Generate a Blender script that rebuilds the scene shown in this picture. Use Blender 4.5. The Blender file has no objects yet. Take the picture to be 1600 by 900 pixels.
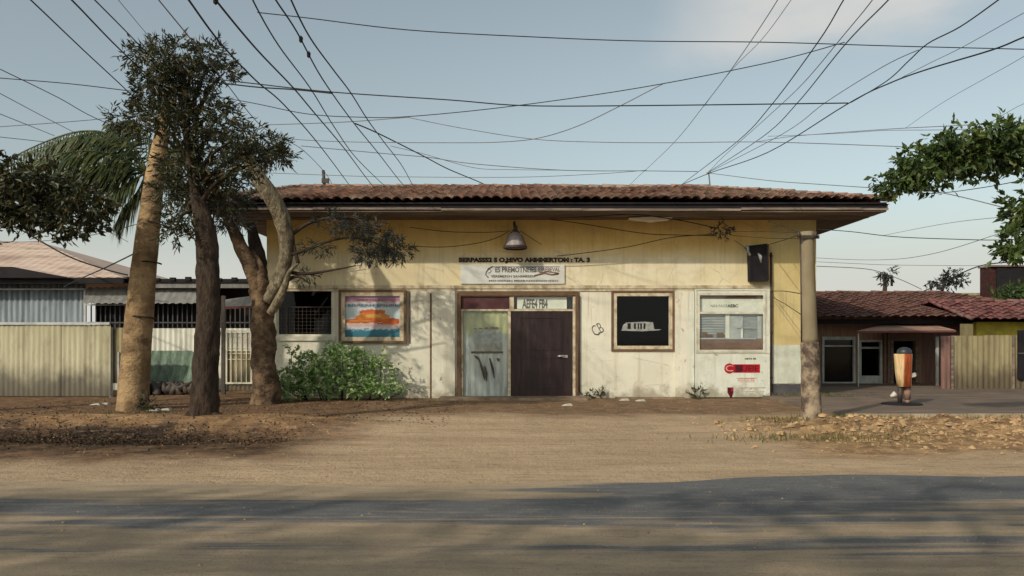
import bpy, bmesh, math, random
from mathutils import Vector, Matrix, noise as mnoise
R = math.radians
rnd = random.Random(7)
sc = bpy.context.scene
COL = sc.collection

# ------------------------------------------------------------------ camera
F, CH, HZ = 1300.0, 1.5, 530.0
cam = bpy.data.cameras.new("camera"); cam.sensor_width = 36; cam.lens = 36 * F / 1600
cam.shift_y = (HZ - 450) / 1600; cam.clip_end = 6000; cam.clip_start = 0.1
camo = bpy.data.objects.new("camera", cam); COL.objects.link(camo)
camo.location = (0, 0, CH); camo.rotation_euler = (R(90), 0, 0); sc.camera = camo

def P(px, py, d):
    return Vector(((px - 800) / F * d, d, CH - (py - HZ) / F * d))
D0 = 21.2
K0 = F / D0
def fx(px): return (px - 800) / K0
def fz(py): return CH - (py - HZ) / K0

# ------------------------------------------------------------------ nodes
class NT:
    def __init__(s, tree): s.t = tree; s.n = tree.nodes; s.l = tree.links
    def new(s, t, **kw):
        n = s.n.new(t)
        for k, v in kw.items(): setattr(n, k, v)
        return n
    def put(s, sock, v):
        if isinstance(v, bpy.types.NodeSocket): s.l.new(v, sock)
        elif isinstance(v, (tuple, list)):
            v = tuple(v)
            if sock.type == 'RGBA' and len(v) == 3: v = v + (1,)
            sock.default_value = v
        else: sock.default_value = v
    def math(s, op, a, b=0.0, c=None, clamp=False):
        n = s.new('ShaderNodeMath', operation=op, use_clamp=clamp)
        s.put(n.inputs[0], a); s.put(n.inputs[1], b)
        if c is not None: s.put(n.inputs[2], c)
        return n.outputs[0]
    def mix(s, f, a, b, mode='MIX'):
        n = s.new('ShaderNodeMix', data_type='RGBA', blend_type=mode)
        s.put(n.inputs[0], f); s.put(n.inputs[6], a); s.put(n.inputs[7], b)
        return n.outputs[2]
    def rng(s, v, a, b, c=0.0, d=1.0, smooth=True):
        n = s.new('ShaderNodeMapRange', interpolation_type='SMOOTHSTEP' if smooth else 'LINEAR')
        s.put(n.inputs[0], v); s.put(n.inputs[1], a); s.put(n.inputs[2], b); s.put(n.inputs[3], c); s.put(n.inputs[4], d)
        return n.outputs[0]
    def obj(s): return s.new('ShaderNodeTexCoord').outputs['Object']
    def scl(s, v, sc_):
        n = s.new('ShaderNodeVectorMath', operation='MULTIPLY'); s.put(n.inputs[0], v); s.put(n.inputs[1], sc_); return n.outputs[0]
    def noise(s, v, scale, detail=4, rough=.55, dist=0.0):
        n = s.new('ShaderNodeTexNoise'); s.put(n.inputs['Vector'], v)
        n.inputs['Scale'].default_value = scale; n.inputs['Detail'].default_value = detail
        n.inputs['Roughness'].default_value = rough; n.inputs['Distortion'].default_value = dist
        return n.outputs['Fac']
    def voro(s, v, scale, out='Color'):
        n = s.new('ShaderNodeTexVoronoi'); s.put(n.inputs['Vector'], v); n.inputs['Scale'].default_value = scale
        return n.outputs[out]
    def xyz(s, v):
        n = s.new('ShaderNodeSeparateXYZ'); s.put(n.inputs[0], v); return n.outputs
    def bump(s, h, strength=.4, dist=.02):
        n = s.new('ShaderNodeBump'); n.inputs['Strength'].default_value = strength; n.inputs['Distance'].default_value = dist
        s.put(n.inputs['Height'], h); return n.outputs[0]
    def inside(s, v, a, b, e):          # soft box mask
        return s.math('MULTIPLY', s.rng(v, a - e, a + e), s.math('SUBTRACT', 1.0, s.rng(v, b - e, b + e)))

def newmat(name):
    m = bpy.data.materials.new(name); m.use_nodes = True
    t = NT(m.node_tree); t.n.clear()
    o = t.new('ShaderNodeOutputMaterial'); b = t.new('ShaderNodeBsdfPrincipled')
    t.l.new(b.outputs[0], o.inputs[0])
    b.inputs['Specular IOR Level'].default_value = .25
    t.b = b; t.o = o
    return m, t

def mat(name, a, b=None, scale=4, rough=.85, spec=.2, bump=.25, bscale=None, stretch=(1, 1, 1), dirt=None, dscale=1.3, damt=.6, metal=0, lo=.35, hi=.65, dist=.01):
    m, t = newmat(name)
    v = t.obj(); vs = t.scl(v, stretch)
    n = t.noise(vs, scale, 8, .62)
    col = t.mix(t.rng(n, lo, hi), a, b if b else tuple(x * .75 for x in a))
    if dirt:
        n2 = t.noise(vs, dscale, 6, .65)
        col = t.mix(t.math('MULTIPLY', t.rng(n2, .45, .7), damt), col, dirt)
    t.put(t.b.inputs['Base Color'], col)
    t.b.inputs['Roughness'].default_value = rough; t.b.inputs['Specular IOR Level'].default_value = spec
    t.b.inputs['Metallic'].default_value = metal
    if bump: t.put(t.b.inputs['Normal'], t.bump(t.noise(vs, bscale or scale * 5, 6, .6), bump, dist))
    return m

def leafmat(name, a, b, c=None, scale=2.2, trans=.25):
    m, t = newmat(name)
    v = t.obj()
    col = t.mix(t.rng(t.noise(v, scale, 3), .35, .65), a, b)
    vr = t.voro(v, 9.0)
    sep = t.new('ShaderNodeSeparateColor'); t.put(sep.inputs[0], vr)
    if c: col = t.mix(t.math('MULTIPLY', t.rng(sep.outputs[0], .8, .95), .8), col, c)
    col = t.mix(t.rng(sep.outputs[1], 0, 1, 0, .5), col, tuple(x * .45 for x in a))
    t.put(t.b.inputs['Base Color'], col); t.b.inputs['Roughness'].default_value = .5
    t.b.inputs['Specular IOR Level'].default_value = .35
    tr = t.new('ShaderNodeBsdfTranslucent'); t.put(tr.inputs[0], t.mix(1.0, col, (1.3, 1.4, .6), 'MULTIPLY'))
    mx = t.new('ShaderNodeMixShader'); mx.inputs[0].default_value = trans
    t.l.new(t.b.outputs[0], mx.inputs[1]); t.l.new(tr.outputs[0], mx.inputs[2]); t.l.new(mx.outputs[0], t.o.inputs[0])
    return m

def glassmat(name, tint=(.6, .65, .65), transp=.8, rough=.03, ior=1.5):
    m, t = newmat(name)
    g = t.new('ShaderNodeBsdfGlossy'); g.inputs['Roughness'].default_value = rough; g.inputs[0].default_value = (.9, .9, .9, 1)
    tr = t.new('ShaderNodeBsdfTransparent'); tr.inputs[0].default_value = tint + (1,)
    lw = t.new('ShaderNodeLayerWeight'); lw.inputs['Blend'].default_value = .5
    f0 = ((ior - 1) / (ior + 1)) ** 2
    f = t.math('ADD', f0, t.math('MULTIPLY', t.math('POWER', lw.outputs['Facing'], 5.0), .9), clamp=True)
    mx = t.new('ShaderNodeMixShader'); t.put(mx.inputs[0], f)
    t.l.new(tr.outputs[0], mx.inputs[1]); t.l.new(g.outputs[0], mx.inputs[2]); t.l.new(mx.outputs[0], t.o.inputs[0])
    return m

M = {}
M['frame_cream'] = mat('frame_cream', (.55, .49, .36), (.40, .33, .22), 6, .6, dirt=(.16, .11, .07), dscale=3)
M['frame_brown'] = mat('frame_brown', (.15, .085, .045), (.09, .05, .03), 6, .6, dirt=(.25, .2, .13), dscale=3, damt=.35)
M['white_paint'] = mat('white_paint', (.62, .60, .50), (.50, .48, .39), 4, .6, dirt=(.25, .2, .14), dscale=3, damt=.45)
M['door_wood'] = mat('door_wood', (.022, .010, .011), (.013, .006, .008), 3, .45, spec=.35, stretch=(6, 6, .6), dirt=(.08, .05, .04), dscale=2, damt=.3)
M['maroon'] = mat('maroon', (.085, .032, .036), (.06, .022, .026), 3, .5, dirt=(.14, .09, .08), damt=.4)
M['dark'] = mat('dark', (.010, .009, .012), (.016, .014, .016), 3, .8)
M['dark_metal'] = mat('dark_metal', (.03, .026, .024), (.05, .035, .028), 8, .6, spec=.4, dirt=(.09, .05, .03), dscale=4, damt=.5)
M['steel'] = mat('steel', (.5, .5, .48), (.4, .4, .38), 8, .35, spec=.5, metal=.8)
M['wire'] = mat('wire', (.012, .013, .015), (.02, .02, .02), 2, .6)
M['thin_wire'] = mat('thin_wire', (.11, .115, .12), (.15, .15, .155), 2, .6)
M['wall_wire'] = mat('wall_wire', (.05, .035, .02), (.03, .02, .015), 2, .7)
M['fascia'] = mat('fascia', (.25, .20, .165), (.13, .10, .08), 2, .8, stretch=(.7, 3, 6), dirt=(.08, .06, .05), dscale=1.6, damt=.8)
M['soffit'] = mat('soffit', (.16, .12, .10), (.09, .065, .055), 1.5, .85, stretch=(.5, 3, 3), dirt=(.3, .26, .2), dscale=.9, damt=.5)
M['grey_base'] = mat('grey_base', (.085, .08, .085), (.05, .05, .055), 4, .9)
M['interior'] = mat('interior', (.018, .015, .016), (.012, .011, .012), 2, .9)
M['concrete_step'] = mat('concrete_step', (.27, .20, .14), (.16, .115, .08), 4, .95, bump=.5, dirt=(.10, .07, .05), damt=.7)
M['sign_panel'] = mat('sign_panel', (.60, .62, .60), (.54, .56, .53), 3, .5, dirt=(.42, .40, .34), damt=.5)
M['ink'] = mat('ink', (.018, .014, .014), (.06, .045, .035), 14, .7)
M['ink_grey'] = mat('ink_grey', (.06, .05, .05), (.17, .15, .135), 14, .7)
M['ink_rust'] = mat('ink_rust', (.12, .06, .05), (.22, .13, .11), 14, .7)
M['ink_faint'] = mat('ink_faint', (.33, .32, .27), (.42, .4, .34), 9, .8)
M['red'] = mat('red', (.42, .012, .022), (.26, .008, .016), 5, .5)
M['red_dark'] = mat('red_dark', (.10, .008, .018), (.05, .006, .012), 7, .6)
M['pink_ink'] = mat('pink_ink', (.55, .20, .18), (.58, .42, .36), 9, .7)
M['paper'] = mat('paper', (.74, .72, .64), (.64, .63, .56), 3, .7)
M['paper_grey'] = mat('paper_grey', (.34, .35, .335), (.20, .21, .20), 9, .7)
M['bars_grey'] = mat('bars_grey', (.44, .45, .45), (.32, .33, .34), 4, .6)
M['brown_board'] = mat('brown_board', (.20, .12, .095), (.14, .085, .07), 3, .6, stretch=(1, 3, 3))
M['glass'] = glassmat('glass', (.95, .97, .96))
M['glass_dark'] = glassmat('glass_dark', (.35, .36, .38), .82, .05, 1.33)
M['bark_tan'] = mat('bark_tan', (.36, .25, .135), (.20, .13, .07), 1.8, .92, bump=1, bscale=11, stretch=(1, 1, 1.5), dirt=(.10, .065, .038), dscale=2.6, damt=.85, dist=.05)
M['bark_dark'] = mat('bark_dark', (.050, .036, .027), (.022, .016, .013), 5, .95, bump=1, bscale=10, stretch=(2, 2, .8), dirt=(.11, .07, .045), dscale=4, damt=.5, dist=.05)
M['bark_pale'] = mat('bark_pale', (.27, .235, .16), (.13, .105, .07), 6, .95, bump=1, bscale=14, stretch=(1.4, 1.4, .8), dirt=(.055, .042, .03), dscale=7, damt=.9, dist=.05)
M['bark_low'] = mat('bark_low', (.20, .135, .08), (.085, .055, .036), 3.2, .95, bump=1, bscale=8, stretch=(1.2, 1.2, 1.6), dirt=(.035, .025, .02), dscale=2.6, damt=.85, dist=.06)
M['twig'] = mat('twig', (.05, .035, .025), (.03, .022, .018), 6, .9)
M['leaf_dark'] = leafmat('leaf_dark', (.030, .036, .020), (.055, .060, .025), (.15, .11, .04), trans=.15)
M['leaf_palm'] = leafmat('leaf_palm', (.040, .062, .022), (.085, .105, .034), (.20, .18, .07), trans=.2)
M['leaf_grey'] = leafmat('leaf_grey', (.030, .034, .030), (.055, .058, .048), None, trans=.1)
M['leaf_broad'] = leafmat('leaf_broad', (.036, .062, .022), (.075, .12, .030), (.15, .19, .05), trans=.25)
M['leaf_shrub'] = leafmat('leaf_shrub', (.14, .26, .075), (.30, .42, .17), (.60, .62, .48), scale=4, trans=.25)
M['leaf_dry'] = mat('leaf_dry', (.065, .040, .025), (.03, .020, .015), 6, .9, dirt=(.26, .17, .09), dscale=9)
M['grass'] = leafmat('grass', (.10, .12, .04), (.20, .17, .07), (.3, .24, .1))
M['clod'] = mat('clod', (.44, .30, .165), (.26, .165, .09), 3, .95, bump=.6, dirt=(.42, .31, .19), dscale=2)
M['litter'] = mat('litter', (.6, .58, .52), (.4, .38, .33), 8, .8)
M['tarp'] = mat('tarp', (.17, .23, .17), (.10, .15, .115), 3, .7, stretch=(5, 5, .7), dirt=(.05, .06, .05), dscale=2, damt=.7)
M['skin'] = mat('skin', (.14, .07, .045), (.11, .055, .035), 5, .6)
M['hair'] = mat('hair', (.010, .009, .010), (.016, .014, .014), 9, .45, spec=.4)
M['skirt'] = mat('skirt', (.30, .19, .15), (.2, .12, .09), 6, .85)
M['red_brick'] = mat('red_brick', (.055, .020, .018), (.03, .013, .012), 5, .9)
M['yellow_wall'] = mat('yellow_wall', (.48, .40, .05), (.35, .28, .05), 4, .8, dirt=(.2, .17, .06), damt=.6)
M['brown_wall'] = mat('brown_wall', (.27, .165, .11), (.18, .11, .075), 3, .85, stretch=(4, 4, .5), dirt=(.2, .13, .09), damt=.4)
M['mauve_wall'] = mat('mauve_wall', (.19, .105, .09), (.13, .075, .065), 3, .85, stretch=(4, 4, .5))
M['pale_frame'] = mat('pale_frame', (.42, .44, .41), (.3, .32, .3), 5, .6)
M['awning_red'] = mat('awning_red', (.15, .05, .048), (.11, .04, .04), 3, .7)
M['awning_tan'] = mat('awning_tan', (.38, .25, .19), (.27, .17, .13), 3, .8)

def corrugated(name, a, b, dirt, damt=.7, base=None, rough=.6):
    m, t = newmat(name)
    v = t.obj(); vs = t.scl(v, (7, 7, .45))
    col = t.mix(t.rng(t.noise(vs, 1.0, 6, .6), .3, .7), a, b)
    col = t.mix(t.math('MULTIPLY', t.rng(t.noise(t.scl(v, (2, 2, .7)), 1.3, 8, .7), .48, .7), damt), col, dirt)
    if base:
        z = t.xyz(v)[2]
        k = t.rng(t.math('ADD', z, t.math('MULTIPLY', t.noise(t.scl(v, (2, 2, 1)), 1.5, 6), -1.3)), -.40, .30, 1, 0)
        col = t.mix(t.math('MULTIPLY', k, .85), col, base)
    t.put(t.b.inputs['Base Color'], col); t.b.inputs['Roughness'].default_value = rough
    t.put(t.b.inputs['Normal'], t.bump(t.noise(v, 18, 5), .2, .01))
    return m
M['fence_yellow'] = corrugated('fence_yellow', (.36, .335, .225), (.26, .235, .15), (.14, .12, .075), .75, (.06, .05, .04))
M['fence_tan'] = corrugated('fence_tan', (.25, .215, .12), (.17, .14, .075), (.10, .08, .045), .8, (.08, .06, .04))
M['sheet_blue'] = corrugated('sheet_blue', (.24, .28, .31), (.13, .155, .18), (.07, .075, .085), .6)
M['sheet_grey'] = corrugated('sheet_grey', (.20, .20, .19), (.13, .13, .13), (.09, .08, .07), .6)
M['sheet_white'] = corrugated('sheet_white', (.55, .55, .48), (.40, .40, .35), (.26, .25, .21), .6)
M['roof_pale'] = mat('roof_pale', (.55, .44, .37), (.42, .31, .25), 1.5, .7, stretch=(.7, 4, 1), dirt=(.22, .15, .12), dscale=1.1, damt=.75, lo=.3, hi=.7)

def tilemat(name, cols, grey, gamt=.7, px=.4, py=.36):
    m, t = newmat(name)
    v = t.obj(); X, Y, Z = t.xyz(v)
    cx = t.math('FLOOR', t.math('DIVIDE', X, px)); cy = t.math('FLOOR', t.math('DIVIDE', t.math('ADD', Y, t.math('MULTIPLY', Z, .3)), py))
    cmb = t.new('ShaderNodeCombineXYZ'); t.put(cmb.inputs[0], cx); t.put(cmb.inputs[1], cy)
    wn = t.new('ShaderNodeTexWhiteNoise', noise_dimensions='3D'); t.put(wn.inputs['Vector'], cmb.outputs[0])
    col = t.mix(t.rng(wn.outputs['Value'], 0, 1, smooth=False), cols[0], cols[1])
    col = t.mix(t.rng(t.noise(v, 2.2, 6, .65), .4, .65), col, cols[2])
    col = t.mix(t.math('MULTIPLY', t.rng(t.noise(v, .55, 8, .7), .45, .68), gamt), col, grey)
    sp = t.noise(v, 15, 5, .7)
    col = t.mix(t.math('MULTIPLY', t.rng(sp, .58, .7), .6), col, (.05, .035, .03))
    t.put(t.b.inputs['Base Color'], col); t.b.inputs['Roughness'].default_value = .9
    t.put(t.b.inputs['Normal'], t.bump(t.noise(v, 22, 6), .5, .02))
    return m
M['tile'] = tilemat('tile', ((.10, .056, .044), (.33, .19, .14), (.19, .125, .10)), (.29, .235, .185), px=.235, py=.29)
M['tile_far'] = tilemat('tile_far', ((.09, .042, .034), (.17, .082, .064), (.13, .07, .056)), (.12, .078, .062), .5, .3, .3)
M['tile_pink'] = tilemat('tile_pink', ((.10, .035, .035), (.24, .10, .095), (.12, .055, .05)), (.25, .17, .15), .6, .3, .3)

def wallmat():
    m, t = newmat('facade_plaster')
    v = t.obj(); x, y, z = t.xyz(v)
    n1 = t.noise(v, .9, 5); n2 = t.noise(v, 9, 8, .65); n3 = t.noise(v, 2.6, 8, .65)
    st = t.noise(t.scl(v, (5, 5, .35)), 1.4, 6, .6)
    nj = t.math('MULTIPLY', t.math('SUBTRACT', n3, .5), .35)
    zj = t.math('ADD', z, t.math('MULTIPLY', t.math('SUBTRACT', n2, .5), .03))
    lower = t.mix(t.rng(n1, .35, .65), (.66, .64, .535), (.58, .56, .46))
    booth = t.mix(t.rng(n3, .35, .65), (.60, .62, .55), (.54, .56, .49))
    lower = t.mix(t.rng(x, fx(1070), fx(1085)), lower, booth)
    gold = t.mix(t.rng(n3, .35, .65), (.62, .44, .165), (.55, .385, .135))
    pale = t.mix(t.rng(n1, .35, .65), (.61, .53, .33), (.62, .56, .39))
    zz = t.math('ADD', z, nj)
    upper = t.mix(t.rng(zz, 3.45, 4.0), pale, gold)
    xw = t.math('ADD', x, t.math('MULTIPLY', nj, 1.0)); zw = t.math('ADD', z, t.math('MULTIPLY', nj, .35))
    pm = t.math('MULTIPLY', t.inside(xw, fx(870), fx(1098), .1), t.inside(zw, 2.6, fz(402), .03))
    upper = t.mix(t.math('MULTIPLY', pm, .9), upper, t.mix(t.rng(n3, .4, .6), (.64, .59, .44), (.55, .49, .34)))
    pm2 = t.math('MULTIPLY', t.inside(x, fx(716), fx(926), .02), t.inside(z, fz(416), fz(399), .015))
    upper = t.mix(t.math('MULTIPLY', pm2, .7), upper, (.52, .46, .32))
    col = t.mix(t.rng(zj, fz(448) - .01, fz(448) + .01), lower, upper)
    # block right of the pipe
    rb = t.mix(t.rng(zj, fz(539) - .01, fz(539) + .01), t.mix(t.rng(n3, .4, .6), (.52, .54, .46), (.44, .46, .38)), t.mix(t.rng(n1, .4, .6), (.52, .425, .21), (.46, .37, .17)))
    rb = t.mix(t.rng(zj, .36, .38), (.075, .07, .075), rb)
    col = t.mix(t.rng(x, fx(1203) - .005, fx(1203) + .005), col, rb)
    # weather streaks, base dirt, peeling specks
    col = t.mix(t.math('MULTIPLY', t.rng(st, .5, .75), .40), col, (.36, .29, .18))
    blot = t.noise(v, 1.7, 9, .72)
    col = t.mix(t.math('MULTIPLY', t.rng(blot, .55, .70), .30), col, (.30, .25, .17))
    k = t.rng(t.math('ADD', z, t.math('MULTIPLY', t.math('SUBTRACT', n3, .5), -1.6)), -.02, .40, 1, 0)
    col = t.mix(t.math('MULTIPLY', k, .65), col, (.19, .15, .09))
    drip = t.noise(t.scl(v, (11, 11, .5)), 1.2, 6, .65)
    dm_ = t.math('MULTIPLY', t.rng(drip, .50, .66), t.math('ADD', t.inside(z, 1.9, 2.72, .3), t.math('MULTIPLY', t.inside(z, 3.2, 4.6, .3), .5)))
    col = t.mix(t.math('MULTIPLY', dm_, .38), col, (.24, .18, .10))
    vd = t.new('ShaderNodeTexVoronoi', feature='DISTANCE_TO_EDGE'); t.put(vd.inputs['Vector'], t.scl(v, (.75, .75, .9))); vd.inputs['Scale'].default_value = 1.0
    wob = t.math('ADD', vd.outputs[0], t.math('MULTIPLY', t.math('SUBTRACT', n3, .5), .10))
    crack = t.math('MULTIPLY', t.math('SUBTRACT', 1.0, t.rng(t.math('ABSOLUTE', wob), .0, .009)), t.rng(n1, .46, .56))
    col = t.mix(t.math('MULTIPLY', crack, .32), col, (.14, .11, .08))
    chip = t.math('MULTIPLY', t.rng(t.noise(v, 3.1, 9, .75), .640, .652), t.rng(z, 1.5, .3, .0, 1))
    col = t.mix(t.math('MULTIPLY', chip, .8), col, t.mix(t.rng(n2, .4, .6), (.30, .26, .20), (.20, .16, .12)))
    sp = t.math('MAXIMUM', t.math('MULTIPLY', t.rng(t.noise(v, 7, 7, .7), .635, .655), t.rng(z, 2.9, 2.6, 0, 1)), chip)
    col = t.mix(t.math('MULTIPLY', sp, .7), col, (.24, .20, .14))
    t.put(t.b.inputs['Base Color'], col); t.b.inputs['Roughness'].default_value = .9
    h = t.math('ADD', t.math('ADD', t.noise(v, 30, 6), t.math('MULTIPLY', n3, 2.0)), t.math('MULTIPLY', sp, -1.5))
    t.put(t.b.inputs['Normal'], t.bump(h, .35, .012))
    return m
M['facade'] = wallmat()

def groundmat():
    m, t = newmat('dirt_ground')
    v = t.obj(); x, y, z = t.xyz(v)
    w = t.noise(v, .5, 6, .6); n = t.noise(v, 3, 9, .68); f = t.noise(v, 22, 8, .7)
    ws = t.noise(t.scl(v, (.35, 1.4, 1)), .9, 7, .6)
    sand = t.mix(t.rng(ws, .35, .65), (.55, .405, .265), (.44, .32, .205))
    wt = t.noise(t.scl(v, (.5, 5, 1)), 2.2, 8, .7)
    sand = t.mix(t.math('MULTIPLY', t.rng(wt, .52, .66), .5), sand, (.19, .14, .10))
    soil = t.mix(t.rng(n, .38, .62), (.23, .135, .075), (.105, .064, .04))
    rub = t.mix(t.rng(n, .40, .60), (.47, .30, .15), (.22, .135, .07))
    yw = t.math('ADD', y, t.math('MULTIPLY', t.math('SUBTRACT', w, .5), 3.0))
    xw = t.math('ADD', x, t.math('MULTIPLY', t.math('SUBTRACT', w, .5), 2.5))
    leftm = t.math('MULTIPLY', t.rng(xw, -1.9, -3.6), t.rng(yw, 9.5, 10.9))
    front_shade = t.rng(yw, 15.6, 17.2)  # dark soil before the facade, with the shade there put into the colour
    col = t.mix(t.math('MAXIMUM', leftm, t.math('MULTIPLY', front_shade, .85)), sand, soil)
    rm = t.math('MULTIPLY', t.rng(xw, 3.2, 4.8), t.inside(yw, 10.7, 16.0, .6))
    col = t.mix(rm, col, rub)
    litter_shade = t.math('MULTIPLY', t.rng(xw, -3.4, -5.2), t.inside(yw, 11.9, 13.6, .35))  # leaf litter, with the ditch's shade put into the near-black colour
    col = t.mix(t.math('MULTIPLY', litter_shade, .95), col, (.028, .020, .017))
    sunlit_strip = t.math('MULTIPLY', t.rng(xw, -2.0, -3.2), t.inside(yw, 13.9, 15.0, .3))  # sunlight on the bank painted as an orange strip
    col = t.mix(t.math('MULTIPLY', sunlit_strip, .75), col, t.mix(t.rng(n, .4, .6), (.46, .28, .13), (.26, .16, .085)))
    col = t.mix(t.math('MULTIPLY', t.rng(f, .54, .68), .45), col, (.15, .10, .065))
    col = t.mix(t.math('MULTIPLY', t.rng(t.noise(v, 9, 8, .7), .56, .66), .35), col, (.50, .39, .25))
    g4 = t.noise(v, 34, 4, .8); g5 = t.noise(t.scl(v, (.55, 2.0, 1)), 3.6, 10, .8)
    col = t.mix(t.math('MULTIPLY', t.rng(g4, .59, .66), .7), col, (.10, .07, .05))
    col = t.mix(t.math('MULTIPLY', t.rng(g5, .53, .63), .42), col, (.15, .10, .065))
    col = t.mix(t.math('MULTIPLY', t.rng(g5, .47, .37), .35), col, (.60, .46, .31))
    t.put(t.b.inputs['Base Color'], col); t.b.inputs['Roughness'].default_value = .95
    t.b.inputs['Specular IOR Level'].default_value = .1
    h = t.math('ADD', t.math('MULTIPLY', n, 1.0), t.math('MULTIPLY', f, .5))
    t.put(t.b.inputs['Normal'], t.bump(h, 1.0, .08))
    return m
M['ground'] = groundmat()

def roadmat():
    m, t = newmat('dusty_asphalt')
    v = t.obj(); x, y, z = t.xyz(v)
    s1 = t.noise(t.scl(v, (.09, 1.7, 1)), 1.15, 7, .6, .5)
    s2 = t.noise(t.scl(v, (.5, 3.0, 1)), 1.6, 7, .6)
    f = t.noise(v, 45, 6, .7); f2 = t.noise(v, 160, 3, .7)
    asp = t.mix(t.rng(f, .35, .65), (.13, .14, .15), (.185, .187, .19))
    sand = t.mix(t.rng(s2, .35, .65), (.52, .40, .27), (.40, .31, .215))
    k = t.math('ADD', s1, t.math('MULTIPLY', t.math('SUBTRACT', s2, .5), .35))
    xb = t.math('ADD', y, t.math('MULTIPLY', x, -.02))
    ym_ = t.math('ADD', xb, t.math('MULTIPLY', t.math('SUBTRACT', s2, .5), .5))
    edge = t.math('MULTIPLY', t.inside(ym_, 7.7, 12.0, .15), t.rng(t.math('ADD', x, t.math('MULTIPLY', s2, 3)), 1.0, 4.8, .0, 1.0))   # bare tar along the far edge
    bot = t.rng(y, 5.9, 5.4)
    k = t.math('ADD', k, t.math('ADD', t.math('ADD', t.math('MULTIPLY', edge, -.26), t.math('MULTIPLY', t.math('MULTIPLY', t.rng(ym_, 7.6, 8.8), t.rng(x, 2.2, -.5)), .30)), t.math('MULTIPLY', bot, .16)))
    k = t.math('ADD', k, t.rng(y, 6.4, 7.0, .03, -.045))
    col = t.mix(t.rng(k, .42, .56), asp, sand)
    col = t.mix(t.math('MULTIPLY', t.rng(f2, .56, .70), .40), col, (.10, .08, .06))
    g3 = t.noise(v, 18, 7, .75)
    col = t.mix(t.math('MULTIPLY', t.rng(g3, .56, .68), .40), col, (.17, .135, .10))
    col = t.mix(t.math('MULTIPLY', t.rng(t.noise(v, 70, 4, .6), .62, .72), .45), col, (.48, .40, .30))
    g4 = t.noise(v, 62, 3, .8); g5 = t.noise(t.scl(v, (.6, 2.2, 1)), 5, 9, .8)
    col = t.mix(t.math('MULTIPLY', t.rng(g4, .60, .66), .75), col, (.07, .06, .05))
    col = t.mix(t.math('MULTIPLY', t.rng(g5, .53, .62), .30), col, (.11, .09, .075))
    col = t.mix(t.math('MULTIPLY', t.rng(g5, .47, .38), .30), col, (.50, .40, .29))
    t.put(t.b.inputs['Base Color'], col); t.b.inputs['Roughness'].default_value = .9
    t.b.inputs['Specular IOR Level'].default_value = .15
    t.put(t.b.inputs['Normal'], t.bump(t.math('ADD', t.math('ADD', f2, f), g3), .9, .02))
    return m
M['road'] = roadmat()
M['pavement'] = mat('pavement', (.16, .125, .10), (.11, .085, .07), 1.5, .95, bump=.5, stretch=(.6, 2, 1), dirt=(.26, .19, .13), dscale=.9, damt=.6)
M['kerb'] = mat('kerb', (.40, .33, .24), (.28, .22, .16), 3, .95, bump=.5, dirt=(.2, .14, .09))

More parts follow.
